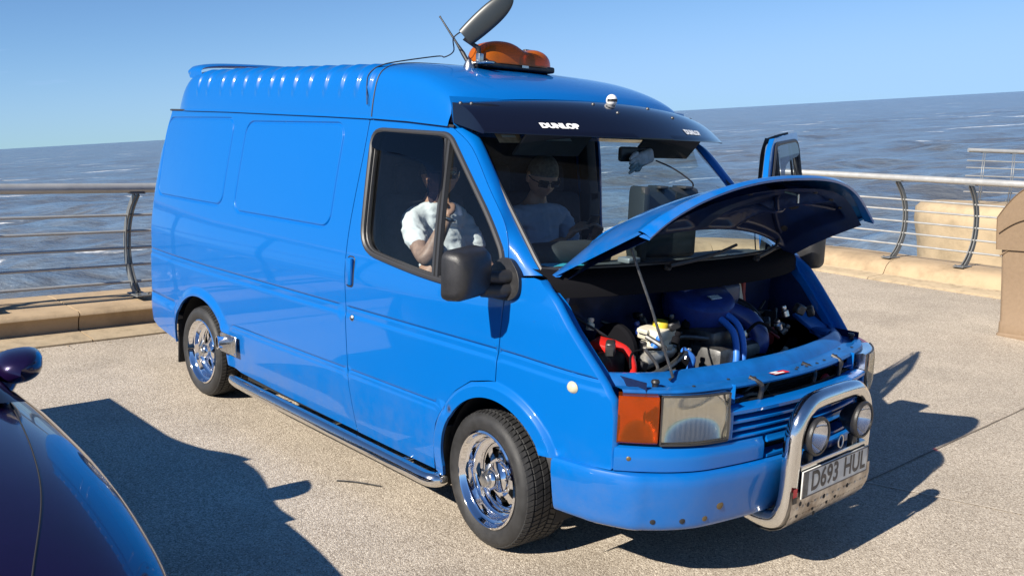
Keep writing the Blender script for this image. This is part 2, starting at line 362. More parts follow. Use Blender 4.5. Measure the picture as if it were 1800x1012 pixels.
# slab joints let into the paving
def strip(name, pts, w, mat, z=.004):
    V, F = [], []
    P = [Vector((*p, 0)) for p in pts]
    for i, p in enumerate(P):
        tt = (P[min(i+1, len(P)-1)]-P[max(i-1, 0)]).normalized(); n_ = Vector((-tt.y, tt.x, 0)); ww = w*(.7+.6*random.random())
        for s in (-1, 1):
            q = p+n_*s*ww/2; V.append((q.x, q.y, ground_z(q.x, q.y)+z))
    for i in range(len(P)-1): F.append((2*i, 2*i+2, 2*i+3, 2*i+1))
    return make(name, V, F, mat, prom)
JOINT = pbr('joint_mortar', (.17, .135, .10), .9, var=.3, vscale=20)
JOINT2 = pbr('joint_pale', (.52, .45, .36), .9, var=.25, vscale=14)
jl = lambda a, b_, n: [(a[0]+(b_[0]-a[0])*i/n+random.uniform(-.002, .002), a[1]+(b_[1]-a[1])*i/n+random.uniform(-.002, .002)) for i in range(n+1)]
strip('slab_joint', jl((.66, .2), (.72, 7.3), 60), .010, JOINT)
strip('slab_joint', jl((.30, .99), (6.5, 2.9), 60), .012, JOINT2)
strip('slab_joint', jl((4.7, -8), (4.9, 7.2), 60), .010, JOINT)
# sea wall kerb: one block after another
prof = [(-.004, -.12), (-.004, .018), (.008, .028), (.30, .045), (.325, .055), (.345, .10), (.375, .155), (.43, .20), (.52, .228), (.66, .24), (1.15, .24), (1.25, .225), (1.30, .17), (1.31, -.1), (1.34, -1.5), (1.5, -6.5)]
prof_l = [(-.004, -.12), (-.004, .014), (.008, .022), (.27, .034), (.335, .038), (.330, .10), (.318, .145), (.285, .165), (.292, .184), (.33, .198), (1.0, .21), (1.15, .205), (1.18, .17), (1.19, -.1), (1.22, -1.5), (1.4, -6.5)]
kerb = thing('sea_wall_kerb', 'sand coloured rounded concrete sea wall kerb carrying the railing along the promenade edge', 'kerb', (-4.8, 3, 0))
step = 21; i0 = 3
while i0+step < len(kp):
    rows = []
    ids = list(range(i0, i0+step+1)); zo = [ground_z(kp[k].x, kp[k].y) for k in ids]
    for q, k in enumerate(ids):
        p = kp[k].copy(); tt = Vector((kn[k].y, -kn[k].x, 0))
        if q == 0: p += tt*.005
        if q == step: p -= tt*.005
        rows.append([(p.x+kn[k].x*d, p.y+kn[k].y*d, zo[q]+z) for d, z in [(a_*(1-w)+c_*w, b_*(1-w)+d_*w) for w in (smst((kp[k].y-3)/4),) for (a_, b_), (c_, d_) in zip(prof_l, prof)]])
    V, F = grid(rows); n = len(prof)
    F.append(tuple(range(n-1, -1, -1))); F.append(tuple((len(rows)-1)*n+k for k in range(n)))
    ob = make('stone_block', V, F, [STONE, STONE_ROUGH], None, angle=50)
    for pl_ in ob.data.polygons:
        if len(pl_.vertices) == 4 and (pl_.index % (n-1)) < 4: pl_.material_index = 1
    ob.parent = kerb; ob.matrix_parent_inverse = Matrix.Translation((4.8, -3, 0))
    i0 += step
# loose grit along the foot of the kerb
V, F = [], []; rg_ = random.Random(3)
for i in range(1500):
    k = rg_.randrange(60, len(kp)-60); d_ = -abs(rg_.gauss(0, .14))-.012; p = kp[k]+kn[k]*d_; r_ = rg_.uniform(.002, .0065)*(1.6 if rg_.random() < .06 else 1); z = ground_z(p.x, p.y)+r_*.4; q = len(V)
    V += [(p.x+r_*a*rg_.uniform(.7, 1.3), p.y+r_*b_*rg_.uniform(.7, 1.3), z+r_*c_*.7) for a, b_, c_ in ((1, 0, 0), (-1, 0, 0), (0, 1, 0), (0, -1, 0), (0, 0, 1), (0, 0, -1))]
    F += [(q+a, q+b_, q+c_) for a, b_, c_ in ((0, 2, 4), (2, 1, 4), (1, 3, 4), (3, 0, 4), (2, 0, 5), (1, 2, 5), (3, 1, 5), (0, 3, 5))]
grit = make('grit', V, F, pbr('grit_stone', (.30, .24, .17), .9, var=.5, vscale=60), None, smooth=False); tag(grit, 'loose grit and small stones gathered along the foot of the kerb', 'grit'); grit['kind'] = 'stuff'
# ------------------------------------------------------------------ sea
S0 = CPOS-TRUE_UP*6.2
fw = (_f-TRUE_UP*_f.dot(TRUE_UP)).normalized(); rt = fw.cross(TRUE_UP).normalized()
naz, nr = 420, 460
az = np.radians(np.linspace(-74, 74, naz)); rad = 7.0*(24000/7.0)**(np.linspace(0, 1, nr)**1.25)
A, R = np.meshgrid(az, rad); X = R*np.sin(A); Y = R*np.cos(A)
Z = np.zeros_like(X); dR = np.gradient(rad)[:, None]
for k in range(46):
    lam = 1.1*1.12**(k % 30)*(1+.1*rng.random()); th = math.radians(100+rng.normal(0, 26)); ph = rng.random()*6.28
    amp = .015*lam**.85*(.45 if lam > 12 else 1)
    fade = np.clip((lam/(dR*2.2)-1), 0, 1)
    a_ = (X*math.cos(th)+Y*math.sin(th))*2*math.pi/lam+ph
    Z += amp*fade*(np.sin(a_)+.35*np.sin(2*a_+.6))
Vs = (np.array(S0)[None, :]+X.reshape(-1, 1)*np.array(rt)+Y.reshape(-1, 1)*np.array(fw)+Z.reshape(-1, 1)*np.array(TRUE_UP))
org = np.array(S0)
SEA, t, b = material('sea_water'); c = t.nodes.new('ShaderNodeTexCoord')
b.inputs['Roughness'].default_value = .22; b.inputs['IOR'].default_value = 1.33; b.inputs['Specular IOR Level'].default_value = .5
def nz(scale, vec, detail=4, rough=.55):
    n = t.nodes.new('ShaderNodeTexNoise'); n.inputs['Scale'].default_value = scale; n.inputs['Detail'].default_value = detail; n.inputs['Roughness'].default_value = rough; t.links.new(vec, n.inputs['Vector']); return n
m1 = t.nodes.new('ShaderNodeMapping'); m1.inputs['Rotation'].default_value = (0, 0, 0); m1.inputs['Scale'].default_value = (.45, 1, 1); t.links.new(c.outputs['Object'], m1.inputs['Vector'])
na = nz(.9, m1.outputs[0], 6, .6); nb = nz(.12, m1.outputs[0], 5, .6); nc = nz(.018, m1.outputs[0], 5, .6)
nd = nz(3.2, m1.outputs[0], 5, .6); ad0 = t.nodes.new('ShaderNodeMath'); ad0.operation = 'MULTIPLY_ADD'; ad0.inputs[1].default_value = .35; t.links.new(nd.outputs['Fac'], ad0.inputs[0]); t.links.new(na.outputs['Fac'], ad0.inputs[2])
ad = t.nodes.new('ShaderNodeMath'); ad.operation = 'MULTIPLY_ADD'; ad.inputs[1].default_value = 4.5; t.links.new(nb.outputs['Fac'], ad.inputs[0]); t.links.new(ad0.outputs[0], ad.inputs[2])
bp = t.nodes.new('ShaderNodeBump'); bp.inputs['Strength'].default_value = .8; bp.inputs['Distance'].default_value = .42; t.links.new(ad.outputs[0], bp.inputs['Height']); t.links.new(bp.outputs['Normal'], b.inputs['Normal'])
cr1 = t.nodes.new('ShaderNodeValToRGB'); cr1.color_ramp.elements[0].position = .42; cr1.color_ramp.elements[1].position = .60
cr1.color_ramp.elements[0].color = (.10, .11, .125, 1); cr1.color_ramp.elements[1].color = (.12, .18, .26, 1); av = t.nodes.new('ShaderNodeMath'); av.operation = 'ADD'; t.links.new(na.outputs['Fac'], av.inputs[0]); t.links.new(nb.outputs['Fac'], av.inputs[1]); av2 = t.nodes.new('ShaderNodeMath'); av2.operation = 'MULTIPLY'; av2.inputs[1].default_value = .5; t.links.new(av.outputs[0], av2.inputs[0]); t.links.new(av2.outputs[0], cr1.inputs['Fac'])
# foam on breaking crests
m3 = t.nodes.new('ShaderNodeMapping'); m3.inputs['Scale'].default_value = (.028, .26, 1); t.links.new(c.outputs['Object'], m3.inputs['Vector'])
nf = nz(1.0, m3.outputs[0], 7, .62); nf2 = nz(1.3, c.outputs['Object'], 6, .7)
fm = t.nodes.new('ShaderNodeMapRange'); fm.inputs['From Min'].default_value = .625; fm.inputs['From Max'].default_value = .665; t.links.new(nf.outputs['Fac'], fm.inputs['Value'])
fm2 = t.nodes.new('ShaderNodeMapRange'); fm2.inputs['From Min'].default_value = .30; fm2.inputs['From Max'].default_value = .48; t.links.new(nf2.outputs['Fac'], fm2.inputs['Value'])
fx = t.nodes.new('ShaderNodeMath'); fx.operation = 'MULTIPLY'; t.links.new(fm.outputs[0], fx.inputs[0]); t.links.new(fm2.outputs[0], fx.inputs[1])
mxf = t.nodes.new('ShaderNodeMixRGB'); mxf.inputs['Color2'].default_value = (.8, .8, .78, 1); t.links.new(fx.outputs[0], mxf.inputs['Fac']); t.links.new(cr1.outputs['Color'], mxf.inputs['Color1']); t.links.new(mxf.outputs['Color'], b.inputs['Base Color'])
idx = np.arange(naz*nr).reshape(nr, naz); Fq = np.stack([idx[:-1, :-1], idx[1:, :-1], idx[1:, 1:], idx[:-1, 1:]], -1).reshape(-1, 4)
# the sea keeps its own axes: object x along the shore, y out to sea
L = np.stack([X.ravel(), Y.ravel(), Z.ravel()], -1)
me = bpy.data.meshes.new('sea'); me.vertices.add(len(L)); me.vertices.foreach_set('co', L.ravel().astype(np.float32))
me.loops.add(Fq.size); me.loops.foreach_set('vertex_index', Fq[:, ::-1].ravel().astype(np.int32)); me.polygons.add(len(Fq)); me.polygons.foreach_set('loop_start', np.arange(0, Fq.size, 4, dtype=np.int32))
me.update(); me.validate(); me.materials.append(SEA); me.shade_smooth()
sea = bpy.data.objects.new('sea', me); COL.objects.link(sea); sea['kind'] = 'structure'
sea.matrix_world = Matrix(((rt.x, fw.x, TRUE_UP.x, S0.x), (rt.y, fw.y, TRUE_UP.y, S0.y), (rt.z, fw.z, TRUE_UP.z, S0.z), (0, 0, 0, 1)))
# ------------------------------------------------------------------ railings
GALV = pbr('painted_galvanised', (.15, .155, .155), .45, .2, var=.15, vscale=12, rvar=.08)
GALV_RAIL = pbr('satin_steel_rail', (.40, .40, .39), .36, .3, var=.10, vscale=9, rvar=.08)
POST = [(-.04, .0), (.06, .10), (.15, .27), (.175, .45), (.145, .64), (.05, .82), (-.08, .955)]
def post_xy(h):  # dense centre line in (outward, up)
    return [(p.x, p.y*h) for p in smooth_path([(a, z, 0) for a, z in POST], 5)]
def at_h(h, z):
    P = post_xy(h)
    for (a, za), (b_, zb) in zip(P[:-1], P[1:]):
        if za <= z <= zb: return a+(b_-a)*(z-za)/(zb-za)
    return P[-1][0]
def railing(name, label, spots, ends, bars, h, group='seafront railings', r_top=.042):
    """spots: (base point, outward unit) for every post; ends: the two rail ends likewise; bars: heights above base"""
    R_ = thing(name, label, 'railing', spots[0][0], group); inv = Matrix.Translation(-Vector(spots[0][0]))
    def put(o): o.parent = R_; o.matrix_parent_inverse = inv
    for p, o_ in spots:
        p = Vector(p); o_ = Vector(o_); along = Vector((-o_.y, o_.x, 0)); V, F = [], []
        PX = post_xy(h)
        for s in (-1, 1):
            rows = []
            for i, (a, z) in enumerate(PX):
                q = Vector((PX[min(i+1, len(PX)-1)][0]-PX[max(i-1, 0)][0], PX[min(i+1, len(PX)-1)][1]-PX[max(i-1, 0)][1])).normalized(); nx = Vector((q.y, -q.x))
                w = .034-.012*i/len(PX)
                cn_ = p+o_*a+Vector((0, 0, z))+along*s*.017
                rows.append([cn_+(o_*nx.x+Vector((0, 0, nx.y)))*sx*w+along*sy*.006 for sx, sy in ((-1, -1), (1, -1), (1, 1), (-1, 1))])
            v, f = grid(rows, True); f += [(3, 2, 1, 0), tuple((len(rows)-1)*4+k for k in range(4))]
            k = len(V); V += v; F += [tuple(i+k for i in q) for q in f]
        # the saddle that carries the top rail
        tp = p+o_*PX[-1][0]+Vector((0, 0, PX[-1][1]+.008)); ang = math.atan2(o_.y, o_.x)
        v, f = box(tp, (.07, .13, .014), .003, 1, (0, 0, ang)); k = len(V); V += v; F += [tuple(i+k for i in q) for q in f]
        po = make('post', V, F, GALV, None, angle=35); put(po)
        bp_ = make('base_plate', *merge(box(p-o_*.07+Vector((0, 0, .006)), (.24, .13, .014), .004, 1, (0, 0, ang)), *[xf(lathe([(.0, .018), (.011, .018), (.011, 0)], 8, 'z'), Matrix.Translation(p-o_*(.07+.085)+along*s*.045+Vector((0, 0, .012)))) for s in (-1, 1)]), GALV, po, angle=35)
        bp_.matrix_parent_inverse = Matrix()
        bp_.parent = po
    allp = [(Vector(ends[0][0]), Vector(ends[0][1]))]+[(Vector(a), Vector(b_)) for a, b_ in spots]+[(Vector(ends[1][0]), Vector(ends[1][1]))]
    rad_pts = [p+o_*(POST[-1][0])+Vector((0, 0, h*.955+.05)) for p, o_ in allp]
    put(make('handrail', *tube(rad_pts, r_top, 14), GALV_RAIL, None, angle=60))
    for z in bars:
        a = at_h(h, z); put(make('rail_bar', *tube([p+o_*a+Vector((0, 0, z)) for p, o_ in allp], .0125, 8), GALV_RAIL, None, angle=60))
    return R_
ztop = .24
def kspot(x=None, y=None, d=.66, pred=None):
    k = min((i for i in range(len(kp)) if pred is None or pred(kp[i])), key=lambda i: abs(kp[i].x-x) if x is not None else abs(kp[i].y-y))
    p = kp[k]+kn[k]*d; return ((p.x, p.y, ground_z(kp[k].x, kp[k].y)+ztop), tuple(kn[k]))
lf = lambda p: p.x < -4.5 and p.y < 6; rg = lambda p: p.y > 7.1 and p.x > -4.2
railing('seafront_railing', 'bowed grey steel railing behind the rear of the blue van', [kspot(y=v, pred=lf) for v in (-5.2, -4.0, -2.8, -1.62, -.42, .66, 1.75, 2.85, 3.95, 5.05)], (kspot(y=-6.3, pred=lf), kspot(y=5.7, pred=lf)), (.10, .24, .39, .54, .69), .93)
railing('seafront_railing', 'bowed grey steel railing on the rounded kerb between the raised bonnet and the litter bin', [kspot(x=v, pred=rg) for v in (-3.75, -2.72, -1.68, -.64, .40, 1.44, 2.5, 3.5)], (kspot(x=-4.1, pred=rg), kspot(x=4.2, pred=rg)), (.17, .32, .47, .62, .76), 1.04)
# ------------------------------------------------------------------ headland beyond the railing
rgt = Vector((.679, .734, 0)); fwd = Vector((-.734, .679, 0))
hl = thing('headland_wall', 'pale sandy concrete headland wall beyond the right hand railing', 'wall', (-4.6, 15.4, -3))
def hwall():
    rows = []
    for z, infl in ((-4.5, .15), (-1.2, .12), (-.5, .0), (0., .06), (.45, .16), (.70, .15), (.80, .06), (.83, -.12)):
        ring = []
        for k in range(33):
            a = math.pi/2+math.pi*k/32; ring.append(Vector((-5.15, 15.47, -.05))+rgt*(1.35+(1.35+infl)*math.cos(a))+fwd*((1.35+infl)*math.sin(a))+Vector((0, 0, z)))
        far1 = ring[-1]+rgt*8; far0 = ring[0]+rgt*8
        rows.append([far0]+ring+[far1])
    v, f = grid(rows); n = len(rows[0]); f.append(tuple((len(rows)-1)*n+k for k in range(n))); return v, f
hw_o = make('wall_face', *hwall(), STONE_FAR, None, angle=50); hw_o.parent = hl; hw_o.matrix_parent_inverse = Matrix.Translation((4.6, -15.4, 3))
hb = Vector((-4.75, 15.9, .84))
railing('seafront_railing', 'small distant bowed railing on the headland wall behind the litter bin', [(tuple(hb+rgt*s+fwd*(-.1)), tuple(-rgt*.45-fwd*.9)) for s in (.35, .95, 1.9, 2.9)], ((tuple(hb+rgt*.02-fwd*.1), tuple(-rgt*.45-fwd*.9)), (tuple(hb+rgt*5.2-fwd*.1), tuple(-rgt*.45-fwd*.9))), (.18, .34, .5, .66, .8), 1.0)
# ------------------------------------------------------------------ litter bin
BINP = pbr('tan_plastic', (.235, .165, .105), .55, var=.08, vscale=30, bump=.08, bscale=220, rvar=.08)
BINL = pbr('tan_plastic_lid', (.225, .158, .10), .5, var=.08, vscale=30, bump=.08, bscale=220)
lb = thing('litter_bin', 'tan moulded plastic litter bin with arched hood at the right edge', 'litter bin', (0.02, 5.93, .04))
def rrect(w, d, r, n=6):
    out = []
    for cx, cy, a0 in ((w/2-r, d/2-r, 0), (-w/2+r, d/2-r, 90), (-w/2+r, -d/2+r, 180), (w/2-r, -d/2+r, 270)):
        for k in range(n+1):
            a = math.radians(a0+90*k/n); out.append((cx+r*math.cos(a), cy+r*math.sin(a)))
    return out
def stack(levels):
    rows = [[(x, y, z) for x, y in rrect(w, d, r)] for z, w, d, r in levels]; v, f = grid(rows, True); n = len(rows[0]); f += [tuple(range(n-1, -1, -1)), tuple((len(rows)-1)*n+k for k in range(n))]; return v, f
make('bin_body', *stack([(-.06, .66, .58, .05), (.0, .66, .58, .05), (.06, .655, .575, .05), (.075, .63, .55, .05), (.17, .625, .545, .05), (.185, .612, .53, .05), (.60, .61, .53, .05), (.88, .615, .535, .05)]), BINP, lb, angle=30)
def hood():
    w, d = .66, .60; prof_ = []
    for k in range(25):
        u = -1+2*k/24; prof_.append((u*w/2, 1.16+.30*(1-abs(u)**1.7)))
    pr = [(-w/2, .86), (-w/2-.002, 1.0)]+prof_+[(w/2+.002, 1.0), (w/2, .86)]
    rows = []
    for yy, sc in ((-d/2+.01, .97), (-d/2, .985), (-d/2+.012, 1.0), (d/2-.012, 1.0), (d/2, .985)):
        rows.append([(x*sc, yy, .86+(z-.86)*sc) for x, z in pr])
    v, f = grid(rows); n = len(pr); f.append(tuple(range(n-1, -1, -1))); f.append(tuple((len(rows)-1)*n+k for k in range(n))); return v, f
make('hood', *hood(), BINL, lb, angle=30)
for zc, nm in ((1.02, 'hood_rib'), (.80, 'body_rib')):
    make(nm, *tube([(u*.30, -.305 if nm == 'hood_rib' else -.272, zc+.14*(1-abs(u)**1.8)) for u in np.linspace(-1, 1, 25)], .007, 6), BINL, lb)
make('flap_opening', *xf(stack([(0, .36, .16, .03), (.02, .36, .16, .03)]), Matrix.Translation((0, .312, 1.19)) @ Euler((math.pi/2, 0, 0)).to_matrix().to_4x4()), MATT, lb, angle=30)
lb.rotation_euler = TRUE_UP.to_track_quat('Z', 'Y').to_euler()
lb.rotation_euler = (math.radians(4.4), math.radians(-2.8), math.radians(-9))
# ------------------------------------------------------------------ the van
van = thing('panel_van', 'bright blue semi high roof panel van with raised bonnet, chrome wheels and bull bar', 'van')
def xr(z): return np.interp(z, [.3, .4, .7, 1.2, 1.5, 1.64, 1.83], [-3.74, -3.765, -3.77, -3.77, -3.745, -3.71, -3.66])
def zdrip(x): return float(np.interp(x, [-3.66, -2.6, -1.9, -1.44, -1.05, -.74, -.44, -.2], [1.832, 1.818, 1.803, 1.794, 1.784, 1.772, 1.753, 1.735]))
def hw(x, z):
    w = .955
    if z > 1.0: w -= .135*((z-1.0)/.8)**1.25
    if z < .5: w -= .03*((.5-z)/.3)**2
    if x > .1: w -= .10*((x-.1)/.7)**2
    if x < -2.6: w -= .035*((-2.6-x)/.9)**2
    c = x-xr(z)
    if c < .10: c = max(c, 0); w -= .10-math.sqrt(max(0, .01-(.10-c)**2))
    return w
AF, AR = (.06, .335), (-2.755, .33)
def sgn_rr(x, z, r): # signed distance to a rounded rectangle r = (x0, x1, z0, z1, rad)
    cx, cz = (r[0]+r[1])/2, (r[2]+r[3])/2; qx, qz = abs(x-cx)-(r[1]-r[0])/2+r[4], abs(z-cz)-(r[3]-r[2])/2+r[4]
    return math.hypot(max(qx, 0), max(qz, 0))+min(max(qx, qz), 0)-r[4]
P1 = (-3.60, -2.51, 1.245, 1.765, .075); P2 = (-2.345, -1.275, 1.225, 1.745, .075)
def relief(x, z, flare=True):
    d = 0.
    zc = .858 if x < .1 else .858-.02*smst((x-.1)/.5)
    a = abs(z-zc)
    if a < .0045: d -= .011*(1-a/.0045)
    d += .007*smst((zc-.028-z)/.022)
    if -2.36 < x < -.2 or x < -3.17:
        a = abs(z-.548)
        if a < .0045: d -= .009*(1-a/.0045)
        d += .005*smst((.53-z)/.02)
    else: d += .005*smst((.53-z)/.02)
    for r in (P1, P2):
        s = sgn_rr(x, z, r)
        if abs(s) < .011: d -= .0115*(1+math.cos(math.pi*s/.011))/2
    if not flare: return d
    df = math.hypot(x-AF[0], z-AF[1]); d += .022*smst((.398-df)/.03)
    dr = math.hypot((x-AR[0])/1.22, z-AR[1]); d += .018*smst((.385-dr)/.05)
    return d
def side(s, fl=True): return lambda x, z: (x, s*(hw(x, z)+relief(x, z, fl)), z)
def rr_loop(r, off):
    x0, x1, z0, z1, rad_ = r[0]-off, r[1]+off, r[2]-off, r[3]+off, r[4]+off; out = []
    for cx, cz, a0 in ((x1-rad_, z1-rad_, 0), (x0+rad_, z1-rad_, 90), (x0+rad_, z0+rad_, 180), (x1-rad_, z0+rad_, 270)):
        for k in range(7):
            a = math.radians(a0+15*k); out.append((cx+rad_*math.cos(a), cz+rad_*math.sin(a)))
    out = bez_fill(out, .03); return out+[out[0]]
def arcpts(c, sx, r, a0, a1, n=44): return [(c[0]+sx*r*math.cos(math.radians(a0+(a1-a0)*i/n)), c[1]+r*math.sin(math.radians(a0+(a1-a0)*i/n))) for i in range(n+1)]
hl_ = lambda z, x0, x1: [(x, z) for x in np.arange(x0, x1, .035)]
doorR = [(-1.064, 1.765), (-1.066, 1.6), (-1.078, 1.41), (-1.088, 1.25), (-1.088, 1.1), (-1.078, .965), (-1.062, .8), (-1.046, .63), (-1.03, .516), (-1.0, .39), (-.97, .245)]
doorF = [(-.43, 1.742), (-.397, 1.728), (-.26, 1.653), (-.108, 1.495), (.009, 1.377), (.054, 1.303), (.072, 1.237), (.082, 1.126), (.077, .988), (.064, .846), (.059, .728)]
flip = [(.022, .722), (-.092, .695), (-.19, .632), (-.27, .545), (-.32, .45), (-.337, .36), (-.345, .235)]
doorR = [(p.x, p.y) for p in smooth_path([(a, z, 0) for a, z in doorR], 4)]; doorF = [(p.x, p.y) for p in smooth_path([(a, z, 0) for a, z in doorF], 4)]
rear_out = [(x, zdrip(x)-.014) for x in np.linspace(-3.652, -1.09, 14)]+[(a-.004, z) for a, z in doorR]+[(-1.25, .248), (-1.72, .258), (-2.22, .275), (-2.348, .30)]+\
    arcpts(AR, 1.235, .325, 3, 177)+[(-3.165, .285), (-3.574, .32), (-3.72, .37), (-3.762, .45)]+[(xr(z)+.0005, z) for z in (.6, .9, 1.2, 1.4, 1.5, 1.64, 1.72)]
loopsR = [rr_loop(r, o_) for r in (P1, P2) for o_ in (-.02, -.011, -.0055, 0, .0055, .011, .02)]
loopsR += [hl_(z, -3.7, -1.11) for z in (.870, .8625, .858, .8535, .846, .831, .820, .809, .80)]+[hl_(z, -2.3, -1.06) for z in (.56, .5525, .548, .5435, .537, .531, .52, .51, .50)]+[hl_(z, -3.7, -3.2) for z in (.5525, .548, .5435)]
loopsR += [arcpts(AR, 1.22, r_, 8, 172) for r_ in (.334, .347, .360, .373, .386, .40)]
door_out = [(x, zdrip(x)-.017) for x in np.linspace(-1.058, -.47, 6)]+[(-.435, 1.74)]+[(a-.004, z) for a, z in doorF[2:]]+[(a-.004, z+.002) for a, z in flip]+[(-.62, .238), (-.965, .243)]+[(a+.004, z) for a, z in doorR[::-1][1:-1]]
win_out = round_poly([(-1.012, 1.718), (-.42, 1.704), (-.069, 1.371), (.045, 1.235), (.052, 1.085), (-.30, 1.083), (-.52, 1.098), (-.72, 1.120), (-.955, 1.150)], [.075, .05, .2, .05, .03, .2, .2, .2, .12])
wing_out = [(.088, 1.152), (.16, 1.162), (.225, 1.170), (.262, 1.165), (.354, 1.080), (.453, .965), (.546, .862), (.600, .797), (.628, .765), (.638, .70), (.640, .517), (.505, .510), (.372, .504)]+arcpts(AF, 1, .323, 31, 190)+[(-.262, .235), (-.338, .235)]+[(a+.003, z) for a, z in flip[::-1][1:]]+[(a+.003, z) for a, z in doorF[::-1] if z < 1.15]
loopsD = [hl_(z, -1.04, .05) for z in (.870, .8625, .858, .8535, .846, .831, .820, .809, .80)]+[hl_(z, -1.0, -.3) for z in (.56, .5525, .548, .5435, .537, .531, .52, .51, .50)]
wgr = lambda o_: [(x, .858-.02*smst((x-.1)/.5)+o_) for x in np.arange(.085, .57, .03)]
loopsW = [wgr(o_) for o_ in (.012, .0045, 0, -.0045, -.012, -.028, -.038, -.05, -.058)]+[arcpts(AF, 1, r_, 20, 192) for r_ in (.345, .366, .376, .387, .398, .412)]
def build_side(s):
    rq = panel('rear_quarter_panel', rear_out, [], side(s), PAINT, van, h=.05, loops=loopsR, sgn=-s)
    wing = panel('front_wing', wing_out, [], side(s), PAINT, van, h=.04, loops=loopsW, sgn=-s)
    # rolled edge and drain channel where the bonnet shuts on the wing
    ed = [p for p in bez_fill(wing_out[3:11], .02)][:-6]
    rows = []
    for x, z in ed:
        y = hw(x, z)+relief(x, z); k = smst((x-.25)/.1)
        rows.append([(x, s*y, z), (x+.008*k, s*(y-.010), z+.010*k), (x+.010*k, s*(y-.026), z+.013*k), (x+.002, s*(y-.040), z+.004*k), (x-.014*k, s*(y-.048), z-.018*k), (x-.012*k, s*(y-.048-.022*k), z-.020*k), (x-.008*k, s*(y-.048-.040*k), z-.014*k), (x-.03, s*(y-.052-.045*k), z-.06)])
    v, f = grid(rows); make('wing_gutter', v, f if s > 0 else [q[::-1] for q in f], PAINT, van, angle=60)
    # A pillar
    S = [(x, s*(hw(x, z)), z) for x, z in doorF[4:] if z > 1.13]
    E_ = [Vector((-.36, s*.782, 1.735)), Vector((-.277, s*.79, 1.690)), Vector((-.156, s*.81, 1.563)), Vector((-.002, s*.83, 1.388)), Vector((.171, s*.86, 1.222)), Vector((.225, s*.875, 1.175))]
    E_ = smooth_path(E_, 8); rows = []
    n = len(S)
    for i, a in enumerate(S):
        t_ = i/(n-1)*(len(E_)-1); k = min(int(t_), len(E_)-2); e_ = E_[k].lerp(E_[k+1], t_-k); a = Vector(a); w_ = e_-a
        o_ = Vector((.35, s*.85, .25)).normalized()
        rows.append([a+Vector((-.006, -s*.03, 0)), a+Vector((-.004, -s*.008, 0)), a+Vector((.003, 0, 0)), a+w_*.3+o_*.010, a+w_*.6+o_*.012, a+w_*.88+o_*.006, e_, e_+Vector((-.02, -s*.02, 0))])
    v, f = grid(rows); make('windscreen_pillar', v, f if s < 0 else [q[::-1] for q in f], PAINT, van, angle=50)
    # inner wheel wells, sill and B pillar closing the dark behind the openings
    for c, sx, y0 in ((AF, 1., .52), (AR, 1.2, .52)):
        rows = [[(x, s*y, z) for y in (y0, .92)] for x, z in arcpts(c, sx, .335, -20, 200)]
        make('wheel_well', *grid(rows), MATT, van, angle=60)
        make('wheel_well', *grid([[(c[0]+sx*.335*math.cos(a), s*y0, c[1]+.335*math.sin(a)), (c[0]-sx*.335*math.cos(a), s*y0, c[1]+.335*math.sin(a))] for a in np.linspace(-.35, math.pi/2, 12)]), MATT, van)
    make('sill', *merge(box((-1.30, s*.86, .27), (1.85, .10, .10), .01)), MATT, van)
    make('door_pillar', *merge(box((-1.115, s*.86, .70), (.09, .12, .86), .01), box((-1.115, s*.83, 1.25), (.09, .10, .3), .01), box((-1.11, s*.79, 1.55), (.08, .08, .42), .01, rot=(s*.18, 0, 0))), TRIM, van)
    # mud flaps
    make('mud_flap', *box((-.305, s*.84, .30), (.012, .20, .30), .004, 1, (0, .14, 0)), RUBBER, van)
    make('mud_flap', *box((-3.165, s*.83, .29), (.012, .22, .30), .004, 1, (0, .06, 0)), RUBBER, van)
    return rq, wing
build_side(-1); build_side(1)
